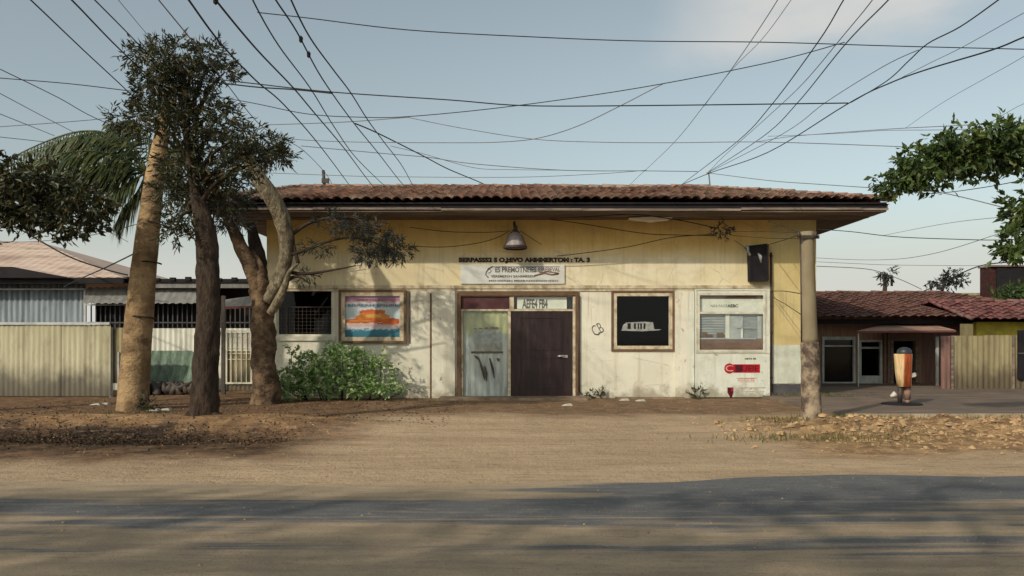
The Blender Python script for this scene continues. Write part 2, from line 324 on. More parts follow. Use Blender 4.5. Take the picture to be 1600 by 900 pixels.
# ------------------------------------------------------------------ mesh helpers
class MB:
    def __init__(s): s.v = []; s.f = []; s.mi = []; s.sm = []
    def add(s, vs, fs, mi=0, smooth=False):
        o = len(s.v); s.v += [tuple(p) for p in vs]
        for f in fs: s.f.append(tuple(i + o for i in f)); s.mi.append(mi); s.sm.append(smooth)
        return s
    def box(s, x0, x1, y0, y1, z0, z1, mi=0):
        vs = [(x, y, z) for z in (z0, z1) for y in (y0, y1) for x in (x0, x1)]
        return s.add(vs, [(0, 2, 3, 1), (4, 5, 7, 6), (0, 1, 5, 4), (2, 6, 7, 3), (0, 4, 6, 2), (1, 3, 7, 5)], mi)
    def tube(s, pts, rad, n=8, mi=0, cap=True, jit=0, rg=None):
        pts = [Vector(p) for p in pts]
        rads = rad if isinstance(rad, (list, tuple)) else [rad] * len(pts)
        vs, fs = [], []
        up = Vector((0, 0, 1)); prev = None
        for i, p in enumerate(pts):
            d = (pts[min(i + 1, len(pts) - 1)] - pts[max(i - 1, 0)])
            d = d.normalized() if d.length > 1e-9 else Vector((0, 0, 1))
            if prev is None:
                a = d.cross(Vector((0, 1, 0)) if abs(d.y) < .9 else Vector((1, 0, 0))).normalized()
            else:
                a = (prev - d * prev.dot(d)).normalized()
            prev = a; b = d.cross(a)
            for k in range(n):
                th = 2 * math.pi * k / n
                rr = rads[i]
                if jit: q = p * 1.6 + Vector((math.cos(th) * 1.2, math.sin(th) * 1.2, (rg or 0))); rr *= 1 + jit * (mnoise.noise(q) + .6 * mnoise.noise(Vector((math.cos(th) * 3.1, math.sin(th) * 3.1, p.z * 3.5 + (rg or 0)))) + .35 * mnoise.noise(Vector((math.cos(th) * 7, math.sin(th) * 7, p.z * 9))))
                vs.append(p + (a * math.cos(th) + b * math.sin(th)) * rr)
        for i in range(len(pts) - 1):
            for k in range(n):
                fs.append((i * n + k, i * n + (k + 1) % n, (i + 1) * n + (k + 1) % n, (i + 1) * n + k))
        if cap:
            fs.append(tuple(range(n - 1, -1, -1))); fs.append(tuple(range((len(pts) - 1) * n, len(pts) * n)))
        return s.add(vs, fs, mi, True)
    def lathe(s, prof, c, n=20, mi=0, axis='z'):
        vs, fs = [], []
        for (r, h) in prof:
            for k in range(n):
                th = 2 * math.pi * k / n
                vs.append((c[0] + r * math.cos(th), c[1] + r * math.sin(th), c[2] + h))
        for i in range(len(prof) - 1):
            for k in range(n):
                fs.append((i * n + k, i * n + (k + 1) % n, (i + 1) * n + (k + 1) % n, (i + 1) * n + k))
        return s.add(vs, fs, mi, True)
    def leaf(s, p, d, L, w, rg, mi=0):
        d = d.normalized()
        a = d.cross(Vector((rg.uniform(-1, 1), rg.uniform(-1, 1), rg.uniform(-1, 1))))
        if a.length < 1e-4: return
        a.normalize(); nrm = d.cross(a)
        m = p + d * L * .45 + nrm * L * .05
        s.add([p, m + a * w, p + d * L - nrm * L * .08, m - a * w], [(0, 1, 2), (0, 2, 3)], mi)
    def prism(s, poly, y0, y1, mi=0):     # polygon in xz extruded in y
        n = len(poly)
        vs = [(x, y0, z) for x, z in poly] + [(x, y1, z) for x, z in poly]
        fs = [tuple(range(n)), tuple(range(2 * n - 1, n - 1, -1))] + [(i, i + n, (i + 1) % n + n, (i + 1) % n) for i in range(n)]
        return s.add(vs, fs, mi)
    def build(s, name, mats, parent=None, off=None):
        """vertices are world coordinates; the object sits at off (its root's place)"""
        me = bpy.data.meshes.new(name)
        o = off if off is not None else (Vector(parent['_o']) if parent is not None else Vector((0, 0, 0)))
        me.from_pydata([(v[0] - o[0], v[1] - o[1], v[2] - o[2]) for v in s.v], [], s.f)
        if not isinstance(mats, (list, tuple)): mats = [mats]
        for m_ in mats: me.materials.append(m_)
        me.polygons.foreach_set('material_index', s.mi); me.polygons.foreach_set('use_smooth', s.sm)
        me.update()
        return link(me, name, parent, o)

def link(me, name, parent, o):
    ob = bpy.data.objects.new(name, me); COL.objects.link(ob)
    if parent is not None: ob.parent = parent
    else: ob.location = o
    ob['_o'] = tuple(o)
    return ob

def tag(o, label=None, cat=None, group=None, kind=None):
    if label: o['label'] = label
    if cat: o['category'] = cat
    if group: o['group'] = group
    if kind: o['kind'] = kind
    return o

def thing(name, loc, label, cat, group=None):
    e = bpy.data.objects.new(name, None); COL.objects.link(e); e.location = loc; e['_o'] = tuple(loc); e.empty_display_size = .2
    return tag(e, label, cat, group)

def text_mesh(mb, body, x0, x1, z0, z1, y, th=.004, weight=0.0, mi=0, shear=0.0, rot=0.0):
    cu = bpy.data.curves.new('lettering', 'FONT'); cu.body = body; cu.size = 1; cu.offset = weight; cu.resolution_u = 3
    ob = bpy.data.objects.new('lettering', cu); COL.objects.link(ob)
    dg = bpy.context.evaluated_depsgraph_get(); dg.update()
    me = bpy.data.meshes.new_from_object(ob.evaluated_get(dg))
    xs = [v.co.x for v in me.vertices]; ys = [v.co.y for v in me.vertices]
    ax, bx, ay, by = min(xs), max(xs), min(ys), max(ys)
    cx, cz = (x0 + x1) / 2, (z0 + z1) / 2
    vs = []
    for v in me.vertices:
        X = x0 + (v.co.x - ax) / (bx - ax) * (x1 - x0); Z = z0 + (v.co.y - ay) / (by - ay) * (z1 - z0)
        X += shear * (Z - z0)
        if rot:
            dx, dz = X - cx, Z - cz; X = cx + dx * math.cos(rot) - dz * math.sin(rot); Z = cz + dx * math.sin(rot) + dz * math.cos(rot)
        vs.append((X, y, Z))
    mb.add(vs, [tuple(p.vertices) for p in me.polygons], mi)
    bpy.data.objects.remove(ob); bpy.data.meshes.remove(me); bpy.data.curves.remove(cu)

def smooth_pts(pts, sub=6):
    pts = [Vector(p) for p in pts]
    if len(pts) == 2: return [pts[0].lerp(pts[1], i / (sub * 2)) for i in range(sub * 2 + 1)]
    out = []
    for i in range(len(pts) - 1):
        p0 = pts[max(i - 1, 0)]; p1 = pts[i]; p2 = pts[i + 1]; p3 = pts[min(i + 2, len(pts) - 1)]
        for k in range(sub):
            t = k / sub
            out.append(.5 * ((2 * p1) + (p2 - p0) * t + (2 * p0 - 5 * p1 + 4 * p2 - p3) * t * t + (3 * p1 - p0 - 3 * p2 + p3) * t ** 3))
    out.append(pts[-1])
    return out

def lerp_r(rs, n):
    out = []
    for i in range(n):
        t = i / (n - 1) * (len(rs) - 1); k = min(int(t), len(rs) - 2)
        out.append(rs[k] + (rs[k + 1] - rs[k]) * (t - k))
    return out

def tufts(mb, c, rad, n, L, w, nl, rg, droop=.3, shell=.35, out=.6):
    c = Vector(c)
    for _ in range(n):
        while True:
            q = Vector((rg.uniform(-1, 1), rg.uniform(-1, 1), rg.uniform(-1, 1)))
            if shell < q.length < 1 or (q.length < 1 and rg.random() < .3): break
        p = c + Vector((q.x * rad[0], q.y * rad[1], q.z * rad[2]))
        base = (q * out + Vector((rg.gauss(0, .5), rg.gauss(0, .5), rg.gauss(0, .4) - droop)))
        if base.length < .01: base = Vector((0, 0, 1))
        base.normalize()
        for k in range(nl):
            d = base + Vector((rg.gauss(0, .55), rg.gauss(0, .55), rg.gauss(0, .45)))
            mb.leaf(p + base * rg.uniform(0, L * 1.5) + Vector((rg.gauss(0, L * .12), rg.gauss(0, L * .12), rg.gauss(0, L * .12))), d, L * rg.uniform(.45, 1.45), w * rg.uniform(.6, 1.35), rg)

# ------------------------------------------------------------------ ground
def gz(x, y):
    if y < 9.7: return 0.0
    k = min(1, (y - 9.7) / 1.5)
    z = .012 * mnoise.noise(Vector((x * .8, y * .8, 0))) * k
    if x < -1.5:        # bank and shallow litter ditch on the left
        kl = min(1, (-1.5 - x) / 2.5)
        b = math.exp(-((y - 14.4) / .8) ** 2) * .20 - math.exp(-((y - 12.9) / .6) ** 2) * .10
        z += kl * b + kl * k * .03 * mnoise.noise(Vector((x * 2.2, y * 2.2, 4)))
    if x > 3:           # heap of dug earth on the right
        kr = min(1, (x - 3) / 2.5)
        b = math.exp(-((y - 13.6) / 1.3) ** 2)
        rough = mnoise.noise(Vector((x * 1.1, y * 1.4, 9))) * .5 + mnoise.noise(Vector((x * 3.5, y * 3.5, 2))) * .35 + mnoise.noise(Vector((x * 8, y * 8, 2))) * .2
        z += kr * b * (.13 + .30 * rough)
    if y > 15.6: z *= max(0, 1 - (y - 15.6) / 1.2)
    return z

def frange(a, b, st):
    n = int(round((b - a) / st)); return [a + (b - a) * i / n for i in range(n + 1)]
gxs = [-3000, -800, -200, -80, -40, -25] + frange(-16, 16, .125) + [25, 40, 80, 200, 800, 3000]
gys = [-300, -60, -20, -6, 0, 5, 9] + frange(9.7, 17, .11) + frange(17.5, 24, .5) + [30, 50, 100, 300, 1000, 5000]
mb = MB()
vs = [(x, y, gz(x, y)) for y in gys for x in gxs]; nx = len(gxs)
mb.add(vs, [(j * nx + i, j * nx + i + 1, (j + 1) * nx + i + 1, (j + 1) * nx + i) for j in range(len(gys) - 1) for i in range(nx - 1)], 0, True)
tag(mb.build('ground', M['ground']), kind='structure')

# road: one sheet with a ragged far edge
mb = MB()
xs = [-300, -100, -40] + frange(-20, 20, .25) + [40, 100, 300]
def redge(x):
    e = 8.55 + .10 * math.sin(x * .55 + 1) + .12 * mnoise.noise(Vector((x * .9, 0, 0))) + .05 * mnoise.noise(Vector((x * 4, 3, 0)))
    e += .62 / (1 + math.exp(-(x - 2.3) * 2.2)) + .30 / (1 + math.exp((x + 3.0) * 2))
    return min(e, 9.6)
vs = [(x, yy, .004) for x in xs for yy in (-8, 0, 4, redge(x))]
mb.add(vs, [(i * 4 + j, (i + 1) * 4 + j, (i + 1) * 4 + j + 1, i * 4 + j + 1) for i in range(len(xs) - 1) for j in range(3)])
tag(mb.build('road', M['road']), kind='structure')

# pavement to the right of the building with a pale worn edge
mb = MB(); mb.box(6.35, 40, 16.05, 26.9, -.05, .07)
tag(mb.build('pavement', M['pavement']), kind='structure')
mb = MB()
for i in range(22):
    x0 = 6.4 + i * 1.25; j = rnd.uniform(-.015, .015)
    mb.box(x0 + .012, x0 + 1.238, 15.86 + j, 16.045, -.06, .075 + rnd.uniform(-.008, .006))
tag(mb.build('kerb', M['kerb']), kind='structure')

# ------------------------------------------------------------------ walls with openings
def wall_holes(mb, x0, x1, z0, z1, holes, y, th, mi=0):
    xs = sorted({x0, x1} | {h[0] for h in holes} | {h[1] for h in holes})
    zs = sorted({z0, z1} | {h[2] for h in holes} | {h[3] for h in holes})
    for i in range(len(xs) - 1):
        for j in range(len(zs) - 1):
            cx, cz = (xs[i] + xs[i + 1]) / 2, (zs[j] + zs[j + 1]) / 2
            if any(h[0] < cx < h[1] and h[2] < cz < h[3] for h in holes): continue
            for yy in (y, y + th):
                q = [(xs[i], yy, zs[j]), (xs[i + 1], yy, zs[j]), (xs[i + 1], yy, zs[j + 1]), (xs[i], yy, zs[j + 1])]
                mb.add(q, [(0, 1, 2, 3) if yy == y else (3, 2, 1, 0)], mi)
    for (a, b, c, d) in list(holes) + [(x0, x1, z0, z1)]:
        for (p, q) in (((a, c), (b, c)), ((b, c), (b, d)), ((b, d), (a, d)), ((a, d), (a, c))):
            mb.add([(p[0], y, p[1]), (q[0], y, q[1]), (q[0], y + th, q[1]), (p[0], y + th, p[1])], [(0, 1, 2, 3)], mi)

def frame(mb, x0, x1, z0, z1, w, y0, y1, mi=0, wb=None):
    wb = w if wb is None else wb
    mb.box(x0, x0 + w, y0, y1, z0, z1, mi); mb.box(x1 - w, x1, y0, y1, z0, z1, mi)
    mb.box(x0 + w, x1 - w, y0, y1, z1 - w, z1, mi); mb.box(x0 + w, x1 - w, y0, y1, z0, z0 + wb, mi)

def tile_slope(mb, O, U, V, N, lu, lv, per, row, amp=.045, lip=.04, clips=(), seed=0, sub=6, jit=.02):
    rg = random.Random(seed)
    nu = int(round(lu / per)); rows = int(round(lv / row)); row = lv / rows; per = lu / nu
    tj = [[rg.uniform(-jit, jit) for _ in range(nu + 1)] for _ in range(rows + 1)]
    bm = bmesh.new()
    grid = []
    for r in range(rows):
        for e in (0, 1):
            ln = []
            for k in range(nu * sub + 1):
                u = k / sub * per; ph = 2 * math.pi * (k / sub)
                w = amp * (abs(math.sin(ph / 2)) * 1.6 - .6) + (lip if e == 0 else -.004) + tj[r][k // sub] + .05 * mnoise.noise((O + U * u + V * (r * row)) * .45)
                vv = (r + e) * row - (tj[r][k // sub] * .9 if e == 0 else -.02)
                ln.append(bm.verts.new(O + U * u + V * vv + N * w))
            grid.append(ln)
    for g in range(len(grid) - 1):
        for k in range(nu * sub): bm.faces.new((grid[g][k], grid[g][k + 1], grid[g + 1][k + 1], grid[g + 1][k]))
    for co, no in clips:
        bmesh.ops.bisect_plane(bm, geom=bm.verts[:] + bm.edges[:] + bm.faces[:], plane_co=co, plane_no=no, clear_outer=True)
    bm.verts.index_update()
    mb.add([v.co.copy() for v in bm.verts], [tuple(v.index for v in f.verts) for f in bm.faces])
    bm.free()

def hip_roof(parent, x0, x1, y0, y1, ze, rx0, rx1, zr, per, row, mtl, name='roof', caps=True, seed=1, amp=.045, lip=.04, sides=True, cr=.09):
    """tiled hip roof over a rectangle; ridge from rx0 to rx1"""
    ym = (y0 + y1) / 2
    mb = MB()
    A, B, C_, D_ = Vector((x0, y0, ze)), Vector((x1, y0, ze)), Vector((x1, y1, ze)), Vector((x0, y1, ze))
    E, G = Vector((rx0, ym, zr)), Vector((rx1, ym, zr))
    Z = Vector((0, 0, 1))
    def vplane(p, q, keep):
        n = (q - p).cross(Z).normalized()
        if (keep - p).dot(n) > 0: n = -n
        return (p, n)
    def slope(O, U, lu, top, clips, s):
        V = (top - O); V = V - U * V.dot(U); lv = V.length; V.normalize(); N = U.cross(V).normalized()
        if N.z < 0: N = -N
        tile_slope(mb, O, U, V, N, lu, lv, per, row, amp=amp, lip=lip, clips=clips, seed=s)
    ctr = (E + G) / 2
    slope(A, Vector((1, 0, 0)), x1 - x0, E, [vplane(A, E, ctr + Vector((0, -1, 0))), vplane(B, G, ctr + Vector((0, -1, 0)))], seed)
    slope(C_, Vector((-1, 0, 0)), x1 - x0, G, [vplane(D_, E, ctr + Vector((0, 1, 0))), vplane(C_, G, ctr + Vector((0, 1, 0)))], seed + 1)
    if sides:
        if rx1 < x1 - .05: slope(B, Vector((0, 1, 0)), y1 - y0, G, [vplane(B, G, (B + C_) / 2), vplane(C_, G, (B + C_) / 2)], seed + 2)
        if rx0 > x0 + .05: slope(D_, Vector((0, -1, 0)), y1 - y0, E, [vplane(A, E, (A + D_) / 2), vplane(D_, E, (A + D_) / 2)], seed + 3)
    r = mb.build(name, mtl, parent)
    if caps:
        cb = MB(); rg = random.Random(seed)
        for p, q in ((E, G), (B, G), (A, E), (C_, G), (D_, E)):
            L = (q - p).length; n = max(1, int(L / .42))
            for i in range(n):
                a = p.lerp(q, i / n); b = p.lerp(q, (i + 1.1) / n)
                j = Vector((0, 0, rg.uniform(-.012, .012)))
                cb.tube([a + j + Z * .03, b + j + Z * .015], [cr, cr * .85], 8)
        cb.build('ridge_cap', mtl, r)
    return r

# ------------------------------------------------------------------ main building
XL, XR, YB = -6.25, 7.75, 30.6
B = thing('shop_building', (0, D0, 0), 'long single-storey yellow and cream building with a low red tile roof', 'building')
HA = (fx(432), fx(520), fz(525), fz(452))
HC = (fx(714), fx(905), 0.02, fz(456))
HD = (fx(957), fx(1051), fz(546), fz(457))
HE = (fx(1086), fx(1200), fz(549), fz(457))
mb = MB()
wall_holes(mb, XL, XR, -.1, 4.62, [HA, HC, HD, HE], D0, .22)
for xx, nx_ in ((XL, 1), (XR, -1)):
    mb.box(min(xx, xx + nx_ * .22), max(xx, xx + nx_ * .22), D0 + .222, YB, -.1, 4.62)
mb.box(XL, XR, YB + .002, YB + .22, -.1, 4.62)
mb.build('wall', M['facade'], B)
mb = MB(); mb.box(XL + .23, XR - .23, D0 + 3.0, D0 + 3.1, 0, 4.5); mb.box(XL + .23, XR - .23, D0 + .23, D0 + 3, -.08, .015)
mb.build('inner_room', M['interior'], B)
# ledge and pilasters
mb = MB()
mb.box(XL, fx(1203), D0 - .055, D0 - .002, fz(451), fz(446)); mb.box(XL, fx(1203), D0 - .03, D0 - .002, fz(455), fz(451) - .002)
mb.build('ledge', M['frame_cream'], B)
for a, b, yy in ((675, 711, .07), (1054, 1084, .06), (641, 674, .03)):
    mb = MB(); mb.box(fx(a), fx(b), D0 - yy, D0 - .003, -.05, fz(455) - .002); mb.build('pilaster', M['facade'], B)
mb = MB(); mb.box(fx(1206), XR - .03, D0 - .03, D0 - .003, -.05, fz(601)); mb.build('plinth', M['grey_base'], B)
# roof
EX0, EX1, EY0, EY1, EZ = -7.35, 8.98, 19.7, 32.1, 4.80
roof = hip_roof(B, EX0, EX1, EY0, EY1, EZ, -6.6, 5.8, 6.22, .235, .29, M['tile'], seed=11, amp=.034, lip=.05)
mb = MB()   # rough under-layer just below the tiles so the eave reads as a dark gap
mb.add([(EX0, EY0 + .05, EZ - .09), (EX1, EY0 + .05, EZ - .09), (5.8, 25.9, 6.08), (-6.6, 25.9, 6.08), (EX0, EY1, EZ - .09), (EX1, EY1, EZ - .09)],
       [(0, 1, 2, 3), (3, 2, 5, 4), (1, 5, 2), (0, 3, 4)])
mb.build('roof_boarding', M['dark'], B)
mb = MB()
x = EX0 + .03
while x < EX1 - .03:
    x2 = min(x + rnd.uniform(2.2, 3.8), EX1 - .03); dz = rnd.uniform(-.02, .015)
    mb.box(x, x2 - .006, EY0 + .06, EY0 + .095, 4.57 + dz, 4.62 + dz); x = x2
mb.box(EX1 - .065, EX1 - .03, EY0 + .10, EY1, 4.575, 4.70); mb.box(EX0 + .03, EX0 + .065, EY0 + .10, EY1, 4.575, 4.70)
mb.build('fascia', M['fascia'], B)
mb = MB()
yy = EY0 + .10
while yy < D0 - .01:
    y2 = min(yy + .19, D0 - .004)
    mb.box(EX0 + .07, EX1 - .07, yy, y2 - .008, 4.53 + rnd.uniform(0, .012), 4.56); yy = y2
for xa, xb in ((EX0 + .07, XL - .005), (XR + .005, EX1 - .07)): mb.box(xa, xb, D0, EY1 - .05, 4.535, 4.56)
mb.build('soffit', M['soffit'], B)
mb = MB(); mb.box(EX0 + .06, EX1 - .06, EY0 + .10, EY0 + .14, 4.57, 4.76); mb.build('gutter_board', M['dark'], B)
mb = MB()
poly = [(fx(978), 4.50), (fx(990), 4.46), (fx(1003), 4.45), (fx(1013), 4.42), (fx(1024), 4.45), (fx(1038), 4.47), (fx(1044), 4.52), (fx(1010), 4.525)]
mb.prism(poly, 20.55, 20.9); mb.build('peeling_board', M['paper'], B)
# left window (dark, screened)
w = MB(); frame(w, HA[0], HA[1], HA[2], HA[3], .045, D0 + .03, D0 + .10)
w.box(HA[0] - .03, HA[1] + .06, D0 - .05, D0 - .003, HA[2] - .12, HA[2] - .005)
W = w.build('window', M['white_paint'], B)
p = MB(); p.box(HA[0] + .045, HA[1] - .045, D0 + .09, D0 + .098, HA[2] + .045, HA[3] - .045); p.build('pane', M['glass_dark'], W)
g = MB()
zt = fz(479)
g.box(HA[0] + .05, HA[1] - .05, D0 + .05, D0 + .075, zt - .02, zt)
g.box(fx(446), fx(448.5), D0 + .05, D0 + .08, HA[2] + .045, zt - .02)
for i in range(12):
    xx = HA[0] + .12 + i * .105; g.box(xx, xx + .008, D0 + .055, D0 + .063, HA[2] + .045, zt - .021)
for i in range(7):
    zz = HA[2] + .09 + i * .09; g.box(HA[0] + .05, HA[1] - .05, D0 + .064, D0 + .07, zz, zz + .008)
g.build('screen', M['dark_metal'], W)
# door unit
d = MB(); frame(d, HC[0], HC[1], HC[2], HC[3], fx(720) - fx(714), D0 - .03, D0 + .12, wb=.03); DF = d.build('door_frame', M['frame_brown'], B)
zt, zb = fz(463), fz(486)
d = MB()
d.box(fx(720.2), fx(895), D0 + .02, D0 + .08, zb, zb + .05)                 # transom bar
d.box(fx(720.2), fx(723.5), D0 + .02, D0 + .08, .05, zb - .002); d.box(fx(793.5), fx(798), D0 + .02, D0 + .08, .05, zb - .002)
d.box(fx(895), fx(904 - 5), D0 + .0, D0 + .085, .05, fz(463)); d.box(fx(720.2), fx(895), D0 + .02, D0 + .08, fz(463), HC[3] - .1)
d.box(fx(796), fx(803), D0 + .02, D0 + .08, zb + .052, fz(463) - .002)
d.build('mullion', M['frame_cream'], DF)
d = MB(); d.box(fx(720.5), fx(795.5), D0 + .05, D0 + .07, zb + .052, fz(463) - .002); d.build('transom_panel', M['maroon'], B)
d = MB(); d.box(fx(803.5), fx(894.5), D0 + .085, D0 + .092, zb + .052, fz(463) - .002)
TP = d.build('transom_pane', M['glass'], B)
d = MB(); d.box(fx(808), fx(886), D0 + .097, D0 + .10, zb + .06, fz(464)); d.box(fx(804), fx(893), D0 + .15, D0 + .155, zb + .05, fz(463), 1)
text_mesh(d, "AEFE4 FB4", fx(816), fx(856), zb + .07, fz(467), D0 + .0955, mi=2, weight=.04)
d.build('notice', [M['paper'], M['dark'], M['ink_grey']], TP)
# door leaf
d = MB()
dx0, dx1, dz0, dz1 = fx(798.2), fx(894.8), .05, zb - .004
d.box(dx0, dx1, D0 + .045, D0 + .085, dz0, dz1)
pw = dx1 - dx0
for (a, b, c, e) in ((.16, .84, .10, .46), (.16, .84, .54, .93)):
    frame(d, dx0 + pw * a, dx0 + pw * b, dz0 + (dz1 - dz0) * c, dz0 + (dz1 - dz0) * e, .03, D0 + .032, D0 + .044)
DL = d.build('door', M['door_wood'], B)
h = MB(); hz_ = fz(557); hx = fx(879)
h.box(hx - .09, hx + .13, D0 + .036, D0 + .044, hz_ - .035, hz_ + .035); h.tube([(hx + .05, D0 + .04, hz_), (hx + .05, D0 - .02, hz_), (hx - .13, D0 - .03, hz_ + .01)], .017, 8)
h.build('handle', M['steel'], DL)
# glazed side light with things behind the glass
d = MB(); d.box(fx(723.8), fx(793.3), D0 + .04, D0 + .046, .05, zb - .003); SL = d.build('side_light', M['glass'], B)
m_, t_ = newmat('reflection_tones')
v_ = t_.obj(); x_, y_, z_ = t_.xyz(v_)
c1 = t_.mix(t_.rng(t_.noise(t_.scl(v_, (3, 3, 1.5)), 1.5, 6), .35, .65), (.42, .42, .22), (.30, .31, .17))  # green-yellow reflection in the upper glass, painted as sheet colour
c2 = t_.mix(t_.rng(t_.noise(t_.scl(v_, (4, 4, .7)), 1.4, 6), .35, .65), (.50, .53, .53), (.30, .32, .33))
zj_ = t_.math('ADD', z_, t_.math('MULTIPLY', t_.noise(v_, 3, 5), .3))
t_.put(t_.b.inputs['Base Color'], t_.mix(t_.rng(zj_, 1.55, 1.95), c2, c1)); t_.b.inputs['Roughness'].default_value = .5
d = MB()
n = 26
vs = [];
for i in range(n + 1):
    xx = fx(723.8) + (fx(793.3) - fx(723.8)) * i / n
    for zz in (.05, 1.1, zb): vs.append((xx, D0 + .10 + .012 * math.sin(i * 1.7), zz))
d.add(vs, [(i * 3 + j, i * 3 + 3 + j, i * 3 + 4 + j, i * 3 + 1 + j) for i in range(n) for j in range(2)], 0, True)
d.build('reflection_sheet', m_, SL)
d = MB()
d.box(fx(741), fx(783), D0 + .085, D0 + .09, fz(550), fz(517)); d.box(fx(736), fx(786), D0 + .078, D0 + .084, fz(552), fz(549), 1)
for (a, b, c, e) in ((741, 556, 748, 562), (748, 560, 757, 594), (757, 572, 760, 596), (765, 560, 772, 592), (776, 560, 780, 565)):
    d.tube([(fx(a), D0 + .075, fz(b)), (fx((a + c) / 2 + 1), D0 + .07, fz((b + e) / 2)), (fx(c), D0 + .075, fz(e))], [.015, .035, .01], 6, 1)
for a in (739, 748, 757, 766, 772): d.box(fx(a), fx(a + 6), D0 + .075, D0 + .08, fz(514), fz(509 + (a % 5)), 2)
d.build('goods_and_reflections', [M['paper_grey'], M['dark_metal'], M['brown_board']], SL)
# right window
w = MB(); frame(w, fx(955), fx(1054), fz(549), fz(454), .055, D0 - .035, D0 + .02); W2 = w.build('window', M['frame_brown'], B)
w = MB(); frame(w, fx(958.5), fx(1050.5), fz(545.5), fz(457.5), .085, D0 - .015, D0 + .06); w.build('inner_frame', M['frame_cream'], W2)
p = MB(); p.box(fx(963), fx(1045), D0 + .065, D0 + .071, fz(541), fz(462)); p.build('pane', M['glass_dark'], W2)
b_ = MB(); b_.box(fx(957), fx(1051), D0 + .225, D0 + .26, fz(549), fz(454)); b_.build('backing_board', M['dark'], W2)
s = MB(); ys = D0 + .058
s.prism([(fx(972), fz(516)), (fx(974), fz(508)), (fx(979), fz(504)), (fx(1008), fz(502.5)), (fx(1021), fz(503.5)), (fx(1023), fz(515))], ys, ys + .005)  # pale shape and dark bars imitate a building reflected in the pane
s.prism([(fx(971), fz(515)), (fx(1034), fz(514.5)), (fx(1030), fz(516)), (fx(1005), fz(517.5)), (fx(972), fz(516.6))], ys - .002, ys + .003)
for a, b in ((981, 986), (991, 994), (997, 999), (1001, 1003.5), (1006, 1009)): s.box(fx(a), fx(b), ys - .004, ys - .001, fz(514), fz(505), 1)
s.build('painted_reflection', [M['paper_grey'], M['dark']], W2)
# booth bay on the right
mb = MB(); wall_holes(mb, fx(1085), fx(1201), .03, fz(452), [(fx(1092), fx(1192), fz(548), fz(459))], D0 - .10, .095)
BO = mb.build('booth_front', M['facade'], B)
w = MB(); frame(w, fx(1088), fx(1194), fz(550), fz(458), .06, D0 - .125, D0 - .102); frame(w, fx(1086), fx(1201), fz(552), fz(453), .025, D0 - .115, D0 - .103)
w.box(fx(1092), fx(1191), D0 - .12, D0 - .103, fz(490.5), fz(487.5)); W3 = w.build('window', M['white_paint'], B)
p = MB(); p.box(fx(1092), fx(1191), D0 - .092, D0 - .088, fz(546), fz(460)); p.build('pane', M['glass'], W3)
s = MB(); yb = D0 - .025
s.box(fx(1092), fx(1192), yb, yb + .01, fz(488), fz(459))
s.box(fx(1092), fx(1192), yb - .01, yb - .002, fz(467), fz(459), 3)
text_mesh(s, "NE4 FACE", fx(1110), fx(1136), fz(480), fz(476), yb - .004, mi=4)
text_mesh(s, "AEBC", fx(1136), fx(1153), fz(480.5), fz(475.5), yb - .004, mi=5, weight=.03)
s.box(fx(1092), fx(1192), yb, yb + .01, fz(529), fz(490), 8)  # grey sheet, bars and posts imitate reflections in the lower glass
for k in range(8): s.box(fx(1093), fx(1133), yb - .012, yb - .004, fz(494 + k * 4), fz(492.6 + k * 4), 6)
s.box(fx(1133), fx(1139), yb - .03, yb - .002, fz(528), fz(490), 0); s.box(fx(1139.5), fx(1160), yb - .018, yb - .002, fz(528), fz(494), 6)
s.box(fx(1157), fx(1160), yb - .034, yb - .02, fz(528), fz(513), 0); s.box(fx(1183), fx(1189), yb - .03, yb - .002, fz(540), fz(494), 6)
s.box(fx(1150), fx(1186), yb - .04, yb - .036, fz(513), fz(512), 6)
s.box(fx(1092), fx(1192), yb - .05, yb - .045, fz(546), fz(529), 3); s.box(fx(1092), fx(1180), yb - .06, yb - .04, fz(530), fz(528), 6)
for (a, b, c) in ((1096, 7, 9), (1104, 8, 6), (1119, 10, 8)): s.box(fx(a), fx(a + b), yb - .055, yb - .03, fz(528), fz(528 - c), 7)
s.build('goods_and_reflections', [M['paper'], M['interior'], M['grey_base'], M['brown_board'], M['ink_grey'], M['ink'], M['bars_grey'], M['frame_brown'], mat('blind_grey', (.30, .32, .32), (.19, .205, .21), 4, .6, stretch=(1, 1, 12))], W3)
# printed marks below the booth window
s = MB(); ym = D0 - .104
n = 22
ring = [(fx(1138) + .13 * math.cos(2 * math.pi * k / n) * 1.0, fz(575.5) + .13 * math.sin(2 * math.pi * k / n)) for k in range(n)]
s.prism(ring, ym - .002, ym + .003); s.box(fx(1144), fx(1185.5), ym - .003, ym + .003, fz(582), fz(569))
s.box(fx(1147), fx(1158), ym - .006, ym - .0035, fz(581), fz(570), 1)
text_mesh(s, "BUEIE", fx(1150), fx(1183), fz(580), fz(571), ym - .007, mi=1, weight=.01)
text_mesh(s, "C", fx(1132), fx(1144), fz(580), fz(570.5), ym - .0045, mi=2)
text_mesh(s, "WENE8OEF", fx(1151), fx(1178), fz(597), fz(590.5), ym - .002, mi=2, weight=.02, shear=-.3)
s.box(fx(1150), fx(1181), ym - .002, ym + .003, fz(591), fz(590), 3)
s.box(fx(1151), fx(1194), ym - .002, ym + .003, fz(606), fz(604.7), 3); s.box(fx(1150), fx(1192), ym - .002, ym + .003, fz(612), fz(611), 3)
text_mesh(s, "NETE 48", fx(1162), fx(1179), fz(561.8), fz(559), ym - .002, mi=4, weight=.03)
s.prism([(fx(1135), fz(605)), (fx(1144), fz(605)), (fx(1144), fz(612)), (fx(1142), fz(620)), (fx(1139), fz(620)), (fx(1135), fz(613))], ym - .004, ym + .003, 1)
